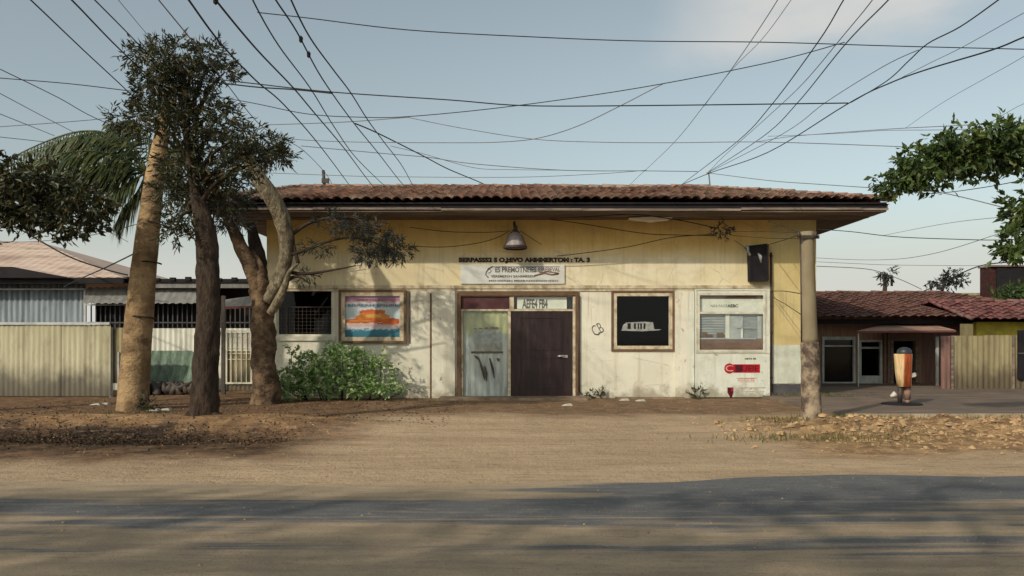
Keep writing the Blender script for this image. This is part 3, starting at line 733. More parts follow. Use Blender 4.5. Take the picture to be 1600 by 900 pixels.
s.prism([(fx(1140), fz(606)), (fx(1144), fz(606)), (fx(1143.5), fz(611)), (fx(1141), fz(611))], ym - .006, ym - .0045, 0)
s.build('painted_notice', [M['red'], M['red_dark'], M['pink_ink'], M['ink_faint'], M['ink']], BO)
# wall lettering + painted band
s = MB()
text_mesh(s, "BERPASS52 S O.J:EVO AMMMERTOM : TA. 3", fx(717), fx(922), fz(412), fz(402.3), D0 - .004, weight=.075)
s.build('wall_lettering', M['ink'], B)
s = MB(); text_mesh(s, "CB", fx(925), fx(942), fz(523), fz(506), D0 - .004, weight=-.005, rot=.5)
s.tube([(fx(926), D0 - .005, fz(517)), (fx(929), D0 - .005, fz(522)), (fx(935), D0 - .005, fz(523)), (fx(938), D0 - .005, fz(519))], .013, 5)
s.build('graffiti', M['ink_grey'], B)
# the pipe on the door jamb and the down pipe
mb = MB(); mb.tube([(fx(904.5), D0 - .05, fz(462)), (fx(904.5), D0 - .05, fz(612))], .022, 8); mb.box(fx(902), fx(908), D0 - .06, D0 - .04, fz(615), fz(612)); mb.build('pipe', M['dark_metal'], B)
mb = MB(); mb.tube([(fx(1203.5), D0 - .06, fz(395)), (fx(1204), D0 - .06, fz(455)), (fx(1204), D0 - .06, fz(620))], .028, 8)
for yy in (400, 455, 520, 590): mb.box(fx(1203.5) - .05, fx(1203.5) + .05, D0 - .05, D0 - .003, fz(yy + 1.5), fz(yy - 1.5))
mb.build('pipe', M['dark_metal'], B)
mb = MB(); mb.box(fx(672.2), fx(674.3), D0 - .075, D0 - .04, .0, fz(458)); mb.box(fx(639), fx(640.8), D0 - .06, D0 - .003, fz(536), fz(456)); mb.build('pipe', M['frame_brown'], B)  # thin upright beside the poster stands in for a shadow line
# step slab
mb = MB(); mb.box(fx(690), fx(915), D0 - .85, D0 - .09, -.05, .06); mb.box(fx(960), fx(1066), D0 - .35, D0 - .08, -.05, .035)
mb.build('door_step', M['concrete_step'], B)

# ---- things fixed to the facade
S = thing('sign_board', (fx(801), D0, fz(443)), 'white rectangular sign board with blurred brown lettering fixed above the door', 'sign')
s = MB(); s.box(fx(720), fx(882), D0 - .045, D0 - .006, fz(443.5), fz(414)); s.build('panel', M['sign_panel'], S)
s = MB(); ys = D0 - .048
text_mesh(s, "ES PREMOTNEIES", fx(774), fx(838), fz(426), fz(417.5), ys, mi=0, weight=.025)
s.box(fx(767), fx(875), ys - .002, ys + .002, fz(417.3), fz(416.5), 0)
text_mesh(s, "ESREBEVAL", fx(841), fx(875), fz(424.5), fz(418), ys, mi=1, weight=.02)
text_mesh(s, "VEREMEREN SANEMEEEN", fx(767), fx(835), fz(434), fz(430), ys, mi=0, weight=.03)
s.tube([(fx(835), ys, fz(431)), (fx(850), ys, fz(427)), (fx(862), ys, fz(429.5)), (fx(872), ys, fz(428))], .02, 6, 1)
s.tube([(fx(842), ys, fz(426)), (fx(856), ys, fz(425)), (fx(873), ys, fz(427))], .012, 6, 1)
text_mesh(s, "MENSEREN MESBAEEEERESNEEN", fx(764), fx(872), fz(440.5), fz(437.5), ys, mi=0, weight=.03)
s.tube([(fx(770), ys, fz(417)), (fx(763), ys, fz(420)), (fx(760), ys, fz(425)), (fx(759), ys, fz(430)), (fx(763), ys, fz(434))], .012, 6, 0)
s.tube([(fx(765), ys, fz(420)), (fx(761), ys, fz(423.5)), (fx(764), ys, fz(427)), (fx(768), ys, fz(424)), (fx(765), ys, fz(420))], .010, 6, 0)
s.build('lettering', [M['ink_grey'], M['ink_rust']], S)

PO = thing('poster', (fx(583), D0, fz(537)), 'bright framed poster of an orange shape over teal and pink bands left of the door', 'poster')
f = MB(); frame(f, fx(530), fx(635), fz(536.5), fz(453), .06, D0 - .09, D0 - .004); f.build('frame', M['frame_brown'], PO)
f = MB(); frame(f, fx(533.8), fx(631.2), fz(532.7), fz(456.8), .10, D0 - .075, D0 - .01); f.build('mount', M['frame_cream'], PO)
m_, t_ = newmat('poster_print')
v_ = t_.obj(); x_, y_, z_ = t_.xyz(v_)
zh = t_.math('ADD', z_, t_.math('MULTIPLY', t_.math('SUBTRACT', t_.noise(t_.scl(v_, (3, 1, 10)), 2.2, 9, .78), .5), .42))
ht = fz(459) - fz(537); hb = fz(530) - fz(537)
rp = t_.new('ShaderNodeValToRGB'); t_.put(rp.inputs[0], t_.rng(zh, hb, ht, smooth=False))
stops = [(0, (.03, .11, .16)), (.20, (.04, .17, .24)), (.24, (.50, .60, .62)), (.29, (.52, .34, .34)), (.34, (.58, .42, .38)), (.39, (.42, .54, .58)), (.68, (.50, .58, .60)),
         (.74, (.14, .23, .32)), (.79, (.52, .54, .54)), (.84, (.36, .16, .22)), (.90, (.30, .16, .27)), (1, (.44, .30, .36))]
el = rp.color_ramp.elements
while len(el) < len(stops): el.new(.5)
for e_, (p_, c_) in zip(el, stops): e_.position = p_; e_.color = c_ + (1,)
t_.put(t_.b.inputs['Base Color'], rp.outputs[0]); t_.b.inputs['Roughness'].default_value = .5
M['poster_print'] = m_
M['orange_print'] = mat('orange_print', (.60, .17, .03), (.58, .26, .06), 5, .5, stretch=(1, 1, 5))
M['orange_deep'] = mat('orange_deep', (.48, .085, .03), (.56, .15, .04), 5, .5, stretch=(1, 1, 4))
f = MB(); f.box(fx(540), fx(625), D0 - .03, D0 - .012, fz(527), fz(463))
ys = D0 - .033
rp_ = random.Random(5)
def mound(a, b, zb_, zt_, lay, mi):
    n = 18; top = [(a + (b - a) * i / n, zb_ + (zt_ - zb_) * max(.12, math.sin(math.pi * i / n)) ** .28 + rp_.uniform(-.9, .9)) for i in range(n + 1)]
    bot = [(b - (b - a) * i / n, zb_ + 1.5 + rp_.uniform(-.9, .9)) for i in range(n + 1)]
    f.prism([(fx(x_), fz(y_)) for x_, y_ in top + bot], ys - .0015 * lay, ys + .002 - .0015 * lay, mi)
mound(541, 624, 503, 496, 0, 2); mound(556, 609, 496.5, 489.5, 1, 1); mound(562, 602, 488.5, 483.5, 2, 2); mound(572, 596, 494, 491, 3, 3); mound(545, 580, 501, 499, 3, 1); mound(590, 622, 505.5, 504, 3, 2)
text_mesh(f, "NEREAM ENERIE", fx(545), fx(622), fz(479.5), fz(475), ys - .001, mi=4); text_mesh(f, "EREMENT", fx(560), fx(606), fz(471), fz(467.5), ys - .001, mi=4)
f.build('print', [M['poster_print'], M['orange_print'], M['orange_deep'], mat('gold_print', (.65, .42, .12), None, 5, .5), M['ink_grey']], PO)

L = thing('hanging_lamp', (fx(805), 20.75, 4.45), 'grey bell-shaped lamp hanging under the eave above the door', 'lamp')
lc = P(805, 388, 20.75); k = 20.75 / F
s = MB(); s.lathe([(.03 * 1, 26 * k), (.14, 23 * k), (.20, 15 * k), (.245, 7 * k), (.275, 1 * k), (.25, .5 * k), (.2, 8 * k), (.1, 20 * k), (.02, 24 * k)], lc, 24)
s.build('shade', mat('lamp_grey', (.36, .32, .33), (.22, .20, .20), 6, .5, spec=.4, dirt=(.05, .03, .02), dscale=5), L)
s = MB(); s.lathe([(.255, -1.5 * k), (.30, -.5 * k), (.298, 3 * k), (.272, 3.6 * k)], lc, 24); s.build('rim', M['dark_metal'], L)
s = MB(); s.tube([lc + Vector((0, 0, 26 * k)), lc + Vector((.01, 0, 33 * k)), lc + Vector((-.02, 0, 37 * k)), lc + Vector((-.02, .1, 42 * k))], [.06, .05, .035, .03], 8)
s.tube([lc + Vector((-.27, 0, 2 * k)), lc + Vector((-.16, 0, 20 * k)), lc + Vector((0, 0, 32 * k)), lc + Vector((.16, 0, 20 * k)), lc + Vector((.27, 0, 2 * k))], .016, 6)
s.build('hook', M['dark_metal'], L)

X = thing('meter_box', (fx(1183), D0 - .12, fz(440)), 'dark tilted meter box with a small round glass hanging high on the yellow wall', 'meter box')
s = MB(); x0, x1, z0, z1 = fx(1168), fx(1195), fz(440), fz(386)
def tlt(mb_, o):
    for i in range(o, len(mb_.v)):
        a, b, c = mb_.v[i]; mb_.v[i] = (a + (c - z0) * -.02, b, c + (a - x0) * .12 * (1 if c > (z0 + z1) / 2 else .02))
s.box(x0, x1, D0 - .22, D0 - .01, z0, z1); frame(s, x0 - .01, x1 + .01, z0 - .01, z1 + .01, .05, D0 - .25, D0 - .223); tlt(s, 0); s.build('case', M['dark'], X)
s = MB(); s.box(x1 + .014, x1 + .07, D0 - .2, D0 - .008, z0 + .03, z1 - .02); tlt(s, 0); s.build('side_plate', M['frame_brown'], X)
s = MB(); s.tube([(x0 - .02, D0 - .2, z1 - .02), (x0 - .05, D0 - .2, z1 - .12), (x0 + .0, D0 - .24, z1 - .24)], [.035, .045, .03], 8); s.box(x0 - .09, x0 + .02, D0 - .2, D0 - .1, z1 - .03, z1 + .03)
s.build('cable_gland', M['paper_grey'], X)
s = MB(); s.tube([(fx(1180), D0 - .232, fz(397)), (fx(1184), D0 - .236, fz(402)), (fx(1185), D0 - .232, fz(412))], [.02, .045, .015], 8); s.build('dial_glass', M['paper_grey'], X)

# clump of dry growth caught on the cables
rg = random.Random(21)
c = P(1130, 358, 20.6); s = MB()
tufts(s, c, (.20, .15, .12), 30, .10, .016, 6, rg, droop=.1)
tag(s.build('wire_weed', M['leaf_grey'], None, c), 'small grey clump of weeds caught on the cables under the right eave', 'plant')

# ------------------------------------------------------------------ corrugated panels
def corr(mb, x0, x1, y, z0, z1, per=.11, amp=.022, mi=0, ztop=None):
    n = max(2, int((x1 - x0) / per * 4)); vs = []
    for i in range(n + 1):
        x = x0 + (x1 - x0) * i / n; yy = y + amp * math.sin(2 * math.pi * (x - x0) / per)
        zt = z1 + (ztop(x) if ztop else 0)
        vs += [(x, yy, z0), (x, yy, zt), (x, yy + .012, zt), (x, yy + .012, z0)]
    fs = []
    for i in range(n):
        for a, b in ((0, 1), (1, 2), (2, 3)): fs.append((i * 4 + a, i * 4 + 4 + a, i * 4 + 4 + b, i * 4 + b))
    mb.add(vs, fs, mi, True)

# left fence
dF = 21.6
def X_(px, d): return (px - 800) / F * d
def Z_(py, d): return CH - (py - HZ) / F * d
FN = thing('corrugated_fence', (X_(60, dF), dF, 0), 'long dirty yellow corrugated sheet fence at the left edge', 'fence')
x = X_(-240, dF)
while x < X_(168, dF) - .1:
    x2 = min(x + .92, X_(170, dF)); dz = rnd.uniform(-.02, .02)
    s = MB(); corr(s, x, x2 + .05, dF + rnd.uniform(-.015, .015), .02, Z_(507, dF) + dz, rnd.uniform(.13, .17), .011); s.build('sheet', M['fence_yellow'], FN); x = x2
s = MB(); s.box(X_(-240, dF), X_(172, dF), dF - .04, dF - .005 - .02, Z_(507.5, dF), Z_(503.5, dF)); s.build('top_rail', M['bars_grey'], FN)
s = MB(); corr(s, X_(172, dF), X_(196, dF), dF + .12, .35, Z_(512, dF), .13, .02); s.build('narrow_sheet', M['fence_tan'], FN)
for a_ in ((X_(170, dF), X_(174, dF), dF + .02, dF + .09, 0, Z_(511, dF)), (X_(183, dF), X_(185, dF), dF + .02, dF + .08, 0, Z_(550, dF))): s = MB(); s.box(*a_); s.build('post', M['bars_grey'], FN)

# left house
dH = 24.2
LH = thing('tin_house', (X_(150, dH), dH, 0), 'low tin house with a pale pinkish roof and grey corrugated walls behind the left fence', 'house')
s = MB()
# pale roof: front slope with hip at right
xa, xb = X_(-260, 23.6), X_(192, 23.6)
ze = Z_(434, 23.6); yr = 27.5; zr = Z_(378, yr)
rx = X_(62, yr)
nseg = 60
for i in range(nseg):
    u0, u1 = i / nseg, (i + 1) / nseg
    ex0, ex1 = xa + (xb - xa) * u0, xa + (xb - xa) * u1
    tx0, tx1 = min(ex0, rx), min(ex1, rx)
    w0 = .015 * (i % 2); w1 = .015 * ((i + 1) % 2)
    ty0 = yr if ex0 <= rx else 23.6 + (yr - 23.6) * (xb - ex0) / (xb - rx); ty1 = yr if ex1 <= rx else 23.6 + (yr - 23.6) * (xb - ex1) / (xb - rx)
    tz0 = ze + (zr - ze) * (ty0 - 23.6) / (yr - 23.6); tz1 = ze + (zr - ze) * (ty1 - 23.6) / (yr - 23.6)
    s.add([(ex0, 23.6, ze + w0), (ex1, 23.6, ze + w1), (ex1, ty1, tz1 + w1), (ex0, ty0, tz0 + w0)], [(0, 1, 2, 3)])
s.add([(xb, 23.6, ze), (xb, 31.4, ze), (rx, yr, zr)], [(0, 1, 2)]); s.add([(xa, yr, zr), (rx, yr, zr), (xb, 31.4, ze), (xa, 31.4, ze)], [(0, 1, 2, 3)])
s.build('roof', M['roof_pale'], LH)
s = MB(); s.box(xa, xb, 23.62, 23.72, ze - .16, ze - .01); s.prism([(xa, ze - .02), (xa, ze + .33), (X_(20, 23.5), ze + .30), (X_(110, 23.5), ze - .01)], 23.45, 23.58); s.build('fascia', M['dark'], LH)
s = MB(); s.box(X_(192, 24), X_(402, 24), 23.9, 27, Z_(442, 24), Z_(436, 24)); s.box(X_(203, 24), X_(402, 24), 23.95, 24.02, Z_(450, 24), Z_(443, 24), 1)
for i in range(9): s.box(X_(196 + i * 24, 24), X_(204 + i * 24, 24), 23.86, 23.98, Z_(439, 24), Z_(433 + (i * 7) % 4, 24))
s.build('flat_roof', [M['dark'], M['sheet_grey']], LH)
s = MB(); corr(s, X_(-240, dH), X_(134, dH), dH, .02, Z_(437, dH), .16, .03); s.build('wall', M['sheet_blue'], LH)
s = MB(); s.box(X_(-240, dH), X_(136, dH), dH - .08, dH - .035, Z_(453.5, dH), Z_(451, dH)); s.box(X_(133, dH), X_(136.5, dH), dH - .09, dH - .036, .02, Z_(454, dH))
s.box(X_(136.6, dH), X_(200, dH), dH - .08, dH - .02, Z_(477.5, dH), Z_(475.5, dH)); s.build('trim', M['bars_grey'], LH)
s = MB(); s.box(X_(137, dH), X_(402, dH), dH + .5, dH + .55, .02, Z_(450, dH)); s.build('back_wall', M['interior'], LH)
s = MB(); corr(s, X_(137, dH), X_(400, dH), dH + .02, .02, Z_(513, dH), .15, .025); s.build('lower_wall', M['sheet_white'], LH)
aw = MB()
n = 60
vs = []
for i in range(n + 1):
    x = X_(137, dH) + (X_(345, dH) - X_(137, dH)) * i / n; w_ = .02 * math.sin(i * 1.9)
    vs += [(x, dH + .02, Z_(449, dH) + w_), (x, dH - .35, Z_(474, dH - .35) + w_)]
aw.add(vs, [(i * 2, i * 2 + 2, i * 2 + 3, i * 2 + 1) for i in range(n)], 0, True); aw.build('awning', M['sheet_grey'], LH)
s = MB()
x = X_(140, dH)
while x < X_(398, dH): s.box(x, x + .03, dH + .05, dH + .08, Z_(514, dH), Z_(474, dH)); x += .14
s.box(X_(137, dH), X_(400, dH), dH + .03, dH + .05, Z_(505, dH), Z_(503, dH)); s.build('window_bars', M['grey_base'], LH)

GA = thing('iron_gate', (X_(372, 22.6), 22.6, 0), 'white grid gate under a small red-edged awning between the tree trunks', 'gate')
s = MB(); dg = 22.6
frame(s, X_(352, dg), X_(394, dg), Z_(600, dg), Z_(516, dg), .05, dg, dg + .04)
for i in range(4): s.box(X_(360 + i * 8, dg), X_(361.3 + i * 8, dg), dg + .01, dg + .03, Z_(599, dg), Z_(518, dg))
for i in range(5): s.box(X_(354, dg), X_(393, dg), dg + .031, dg + .04, Z_(526 + i * 9, dg), Z_(525 + i * 9, dg))
s.build('grid', M['white_paint'], GA)
s = MB(); corr(s, X_(354, dg), X_(393, dg), dg + .06, .1, Z_(548, dg), .12, .015); s.build('sheet', M['fence_tan'], GA)
s = MB(); s.box(X_(354, dg), X_(393, dg), dg + .05, dg + .055, Z_(547, dg), Z_(520, dg)); s.build('mesh_panel', M['sheet_white'], GA)
s = MB(); s.add([(X_(352, dg), dg, Z_(468, dg)), (X_(395, dg), dg, Z_(462, dg)), (X_(395, dg - .4), dg - .4, Z_(478, dg - .4)), (X_(352, dg - .4), dg - .4, Z_(480, dg - .4))], [(0, 1, 2, 3)])
s.add([(X_(352, dg - .4), dg - .41, Z_(484, dg)), (X_(395, dg - .4), dg - .41, Z_(482, dg)), (X_(395, dg - .4), dg - .41, Z_(478.5, dg)), (X_(352, dg - .4), dg - .41, Z_(480, dg))], [(0, 1, 2, 3)], 1)
s.build('awning', [M['sheet_grey'], M['awning_red']], GA)
for a_ in ((X_(346, dg), X_(351.5, dg)), (X_(394.5, dg), X_(399, dg))): s = MB(); s.box(*a_, dg - .02, dg + .08, 0, Z_(462, dg)); s.build('post', M['dark_metal'], GA)

s = MB(); dt = 22.9
poly = [(231, 598), (299, 598), (302, 560), (300, 552), (294, 548), (262, 547.5), (231, 548)]
n = 24; vs = []
for i in range(n + 1):
    px = 231 + 71 * i / n; top = 548 if px < 293 else 548 + (px - 293) * .6
    vs += [(X_(px, dt), dt + .03 * math.sin(i * 1.3), Z_(598, dt)), (X_(px, dt), dt + .25 + .02 * math.sin(i * 1.3), Z_(top, dt))]
s.add(vs, [(i * 2, i * 2 + 2, i * 2 + 3, i * 2 + 1) for i in range(n)], 0, True)
for i in range(n): s.add([Vector(vs[i * 2]) + Vector((0, .02, 0)), Vector(vs[i * 2 + 2]) + Vector((0, .02, 0)), Vector(vs[i * 2 + 3]) + Vector((0, .02, 0)), Vector(vs[i * 2 + 1]) + Vector((0, .02, 0))], [(3, 2, 1, 0)], 0, True)
tag(s.build('metal_sheet', M['tarp'], None, Vector((X_(265, dt), dt, Z_(598, dt)))), 'faded green metal sheet leaning on the white corrugated wall behind the pole', 'metal sheet')
s = MB(); rg = random.Random(4)
for i in range(14):
    x = X_(228 + i * 5.5, 22.4); s.tube([(x, 22.4 + rg.uniform(-.2, .2), .0), (x + rg.uniform(-.15, .15), 22.5, .15), (x + rg.uniform(-.4, .4), 22.5, .36)], [.09, .12, .03], 6)
s.box(X_(226, 22.6), X_(306, 22.6), 22.55, 22.7, 0, Z_(598.5, 22.6))
tag(s.build('scrap_heap', M['dark_metal'], None, Vector((X_(265, 22.4), 22.4, 0))), 'dark heap of scrap wood under the green sheet behind the poles', 'scrap heap')

# ------------------------------------------------------------------ poles and trees on the left
def dtrunk(name, cps, rads, m, parent, n=14, jit=.12, sub=7, seed=0):
    if jit >= .1: sub, n = 14, max(n, 20)
    pts = smooth_pts(cps, sub); s = MB(); s.tube(pts, lerp_r(rads, len(pts)), n, jit=jit, rg=seed)
    return s.build(name, m, parent)

d = 17.6
TP_ = thing('utility_pole', P(207, 640, d), 'thick tan round pole leaning right with cracked bands, left of the dark trunk', 'pole')
w = lambda px: px / F * d / 2
dtrunk('shaft', [P(207, 645, d), P(210, 590, d), P(219, 480, d), P(229, 380, d), P(243, 270, d), P(254, 205, d), P(266, 130, d)],
       [w(49), w(45), w(41), w(36), w(28), w(22), w(16)], M['bark_tan'], TP_, 22, .04, seed=3)
s = MB(); rg = random.Random(5)
for py in (232, 252, 262, 278, 291, 350, 412, 497):
    pxc = 207 + (645 - py) * (59 / 515); r = w(52 - (645 - py) * .065)
    tl = rg.uniform(-.03, .05)
    s.tube([P(pxc + math.cos(a) * r / d * F * 1.004, py + 3 * tl * math.cos(a) * 30 + math.sin(a) * 2, d - 0) + Vector((0, math.sin(a) * r * 1.004, 0)) for a in [math.pi * (1 + k / 10) for k in range(11)]], .016 + .010 * rg.random(), 5)
s.build('band', M['bark_dark'], TP_)['kind'] = 'stuff'

d = 14.4
T2 = thing('dark_tree', P(318, 666, d), 'tree with a dark straight trunk and high tufted crown at the front left', 'tree')
w = lambda px: px / F * d / 2
TR = dtrunk('trunk', [P(316, 672, d), P(317, 655, d), P(321, 590, d), P(326, 500, d), P(325, 420, d), P(320, 360, d), P(308, 300, d), P(296, 240, d), P(288, 170, d), P(280, 110, d)],
            [w(56), w(42), w(38), w(36), w(35), w(30), w(21), w(14), w(10), w(5)], M['bark_dark'], T2, 16, .22, seed=8)
s = MB()
for a, b in ((262, 672), (292, 674), (352, 671), (372, 672), (335, 678)):
    s.tube([P(318 + (a - 318) * .25, 652, d), P(318 + (a - 318) * .6, 664, d) , P(a, b + 1, d + (.25 if a > 318 else -.2))], [.16, .09, .02], 7)
s.build('root', M['bark_dark'], T2)
clumps = [(232, 92, .42, .20), (268, 82, .45, .20), (300, 92, .40, .22), (335, 92, .32, .20), (250, 112, .40, .18), (352, 112, .18, .12), (232, 140, .26, .22), (270, 130, .40, .25), (305, 128, .35, .22), (262, 165, .42, .26), (310, 162, .45, .30),
          (200, 186, .32, .12), (240, 185, .34, .22), (290, 200, .50, .36), (340, 185, .42, .30), (370, 215, .42, .28), (410, 228, .36, .20), (436, 240, .18, .10), (330, 235, .48, .32), (290, 255, .45, .34), (380, 255, .36, .22), (345, 275, .40, .25),
          (270, 300, .30, .25), (310, 300, .35, .25), (350, 310, .30, .22), (285, 340, .28, .20), (270, 365, .14, .10)]
s = MB(); br = MB(); rg = random.Random(33)
for i, (px, py, rx_, rz_) in enumerate(clumps):
    c = P(px, py, d + rg.uniform(-.7, .5)); c.y = min(c.y, 15.3)
    tufts(s, c, (rx_, max(.35, rx_), rz_), int(62 * (rx_ * rz_ / .1) ** .7) + 10, .125, .015, 8, rg, droop=.15)
    a = P(300 + rg.uniform(-8, 8), min(330, py + 75), d)
    mid = a.lerp(c, .5) + Vector((0, 0, .12)); br = MB(); br.tube(smooth_pts([a, mid, c], 4), lerp_r([.045, .03, .010], 9), 5); br.build('branch', M['twig'], T2)
s.build('crown', M['leaf_dark'], T2)

d = 19.3
T3 = thing('forked_tree', P(415, 630, d), 'gnarled pale tree with a forked twisting trunk in front of the left window', 'tree')
w = lambda px: px / F * d / 2
dtrunk('trunk', [P(414, 636, d), P(414, 600, d), P(413, 550, d), P(411, 500, d), P(409, 455, d), P(405, 430, d), P(398, 408, d), P(390, 392, d)], [w(50), w(41), w(37), w(34), w(34), w(27), w(18), w(9)], M['bark_low'], T3, 18, .38, seed=1)
dtrunk('limb', [P(418, 470, d - .1), P(436, 440, d - .2), P(446, 400, d - .3), P(446, 365, d - .4), P(434, 325, d - .6), P(412, 290, d - .8), P(393, 262, d - .9), P(380, 235, d - 1)], [w(23), w(21), w(21), w(23), w(25), w(24), w(20), w(9)], M['bark_pale'], T3, 12, .14, seed=2)
dtrunk('limb', [P(404, 450, d), P(392, 420, d - .1), P(374, 380, d - .2), P(358, 345, d - .3), P(345, 315, d - .4), P(330, 280, d - .5)], [w(28), w(24), w(20), w(17), w(14), w(8)], M['bark_low'], T3, 10, .2, seed=4)
dtrunk('limb', [P(404, 440, d + .2), P(402, 405, d + .2), P(398, 380, d + .25), P(392, 350, d + .3)], [w(26), w(26), w(20), w(14)], M['bark_dark'], T3, 10, .2, seed=4)
dtrunk('limb', [P(422, 490, d - .3), P(432, 475, d - .35), P(444, 450, d - .4), P(452, 425, d - .45), P(466, 412, d - .5)], [w(12), w(13), w(11), w(7), w(3)], M['bark_pale'], T3, 8, .2, seed=5)
br = MB(); s = MB(); rg = random.Random(12)
for pl in ([(445, 400), (480, 390), (520, 375), (560, 372), (600, 385)], [(446, 375), (480, 350), (520, 340), (560, 342), (590, 355)], [(450, 425), (478, 428), (520, 422), (556, 415)], [(446, 440), (465, 432), (485, 444)], [(466, 412), (460, 385), (458, 360)],
           [(380, 250), (400, 235), (425, 240)], [(360, 350), (375, 320), (390, 330)]):
    pts = smooth_pts([P(x_, y_, d - .35 - i * .02) for i, (x_, y_) in enumerate(pl)], 4)
    br = MB(); br.tube(pts, lerp_r([.05, .03, .012], len(pts)), 6); br.build('branch', M['twig'], T3)
for px, py, rx_, rz_, n in ((560, 352, .45, .16, 46), (595, 372, .42, .18, 46), (620, 392, .30, .14, 34), (580, 395, .36, .12, 36), (520, 345, .40, .08, 20), (500, 385, .35, .05, 14), (480, 432, .2, .05, 6), (420, 240, .5, .2, 40), (400, 222, .5, .2, 40), (360, 300, .5, .3, 60), (372, 340, .3, .2, 30), (345, 350, .25, .15, 20)):
    tufts(s, P(px, py, d - .4), (rx_, .35, rz_), int(n * 1.5), .15, .013, 8, rg, droop=.35)
s.build('crown', M['leaf_grey'], T3)

# palm behind the poles
d = 16.6
PT = thing('palm_tree', Vector((X_(209, 18.4), 18.4, 0)), 'palm with long arching fronds spreading left behind the tan pole', 'palm')
hub = P(230, 268, 18.5)
dtrunk('trunk', [(X_(209, 18.4), 18.4, -.05), (X_(214, 18.45), 18.45, 1.2), (X_(224, 18.5), 18.5, 3.0), hub], [.12, .10, .085, .08], M['bark_dark'], PT, 10, .1)
def frond(mb, pts, L, w, n, rg, hang=.55):
    pts = smooth_pts(pts, 8)
    mb.tube(pts, lerp_r([.032, .02, .006], len(pts)), 5)
    for i in range(n):
        t = .12 + .88 * i / n; k = min(int(t * (len(pts) - 1)), len(pts) - 2); p = pts[k].lerp(pts[k + 1], t * (len(pts) - 1) - k)
        ax = (pts[k + 1] - pts[k]).normalized(); side = ax.cross(Vector((0, 0, 1))).normalized()
        ln = L * (math.sin(math.pi * (.15 + .8 * t))) * rg.uniform(.8, 1.15)
        for sg in (1, -1):
            dr = (side * sg * rg.uniform(.5, .9) + ax * .55 + Vector((0, 0, -hang * rg.uniform(.6, 1.6))))
            dr.normalize(); tip = p + dr * ln + Vector((0, 0, -ln * .18)); md = p + dr * ln * .5 + Vector((0, 0, .03))
            wv = ax * w
            mb.add([p - wv * .4, p + wv * .4, md + wv, tip, md - wv], [(0, 1, 2, 4), (2, 3, 4)])
rg = random.Random(3)
fr = [[(222, 262), (180, 215), (130, 205), (70, 222), (0, 258), (-40, 300)], [(222, 265), (190, 235), (130, 225), (60, 250), (0, 300)], [(225, 268), (185, 262), (130, 265), (70, 295), (30, 345)],
      [(225, 270), (195, 290), (160, 310), (120, 345)], [(226, 262), (232, 215), (205, 190), (165, 195)], [(228, 266), (260, 235), (300, 240), (330, 280)], [(228, 268), (262, 265), (290, 290), (300, 340)], [(224, 265), (170, 240), (95, 240), (10, 275), (-60, 330)],
      [(228, 270), (215, 300), (190, 330), (180, 360)], [(224, 268), (160, 255), (80, 275), (20, 330)], [(224, 272), (170, 280), (110, 300), (70, 350)], [(226, 264), (205, 225), (165, 208), (110, 215), (40, 240)]]
for i, f_ in enumerate(fr):
    s = MB(); dd = [16.2, 16.6, 16.0, 15.9, 16.6, 16.5, 16.1, 15.6, 16.2, 15.9, 16.3, 16.5][i]
    frond(s, [hub] + [P(x_, y_, 18.5 + (dd - 16.4) * min(1, (k + 1) / 2)) for k, (x_, y_) in enumerate(f_[1:])], .80, .026, 62, rg, .75)
    s.build('frond', M['leaf_palm'], PT)

# dark broadleaf tree at the left edge
d = 17.0
BT = thing('broadleaf_tree', Vector((X_(-75, d), d, 0)), 'dark broadleaf tree reaching in low from the left edge under the fronds', 'tree')
dtrunk('trunk', [(X_(-75, d), d, -.05), P(-72, 480, d), P(-80, 380, d), P(-60, 320, d), P(-30, 280, d)], [.2, .16, .14, .1, .05], M['bark_dark'], BT, 10, .15)
s = MB(); br = MB(); rg = random.Random(14)
for px, py, rx_, rz_, n in ((20, 275, .55, .30, 90), (70, 290, .5, .28, 90), (-30, 290, .6, .5, 120), (-90, 270, .7, .6, 120), (15, 320, .5, .25, 90), (60, 330, .42, .2, 60), (100, 305, .45, .25, 70), (135, 315, .35, .25, 55), (110, 350, .22, .2, 30), (95, 360, .14, .1, 14), (35, 345, .22, .14, 24), (-60, 350, .5, .4, 70), (145, 345, .18, .14, 18)):
    c = P(px, py, d - 1.0 + rg.uniform(-.3, .3)); tufts(s, c, (rx_, .5, rz_), n, .15, .035, 7, rg, droop=.35)
    a = P(-60, 330, d); br = MB(); br.tube(smooth_pts([a, a.lerp(c, .5) + Vector((0, 0, .15)), c], 4), lerp_r([.05, .03, .01], 9), 5); br.build('branch', M['twig'], BT)
s.build('crown', M['leaf_dark'], BT)

# ------------------------------------------------------------------ right-hand pole
d = 15.0
RP = thing('utility_pole', P(1268, 662, d), 'upright concrete pole with rough mottled lower half at the building right corner', 'pole')
w = lambda px: px / F * d / 2
M['pole_paint'] = mat('pole_paint', (.235, .195, .125), (.18, .15, .095), 2.5, .85, bump=.4, stretch=(1, 1, .5), dirt=(.19, .15, .10), dscale=2.5, damt=.5)
M['pole_rough'] = mat('pole_rough', (.33, .26, .185), (.10, .075, .055), 4.5, .95, bump=1, bscale=9, dirt=(.07, .05, .045), dscale=4.5, damt=.95, dist=.04)
dtrunk('shaft', [P(1261, 362, d), P(1263, 450, d), P(1265, 536, d)], [w(20), w(22), w(25)], M['pole_paint'], RP, 18, .02)
dtrunk('rough_base', [P(1265, 535, d), P(1266, 580, d), P(1268, 630, d), P(1269, 668, d)], [w(27), w(28.5), w(31), w(35)], M['pole_rough'], RP, 18, .10, seed=9)
s = MB(); s.tube([P(1251, 365, d - .0), P(1252.5, 450, d), P(1253, 535, d)], .022, 8); s.build('conduit', M['dark_metal'], RP)
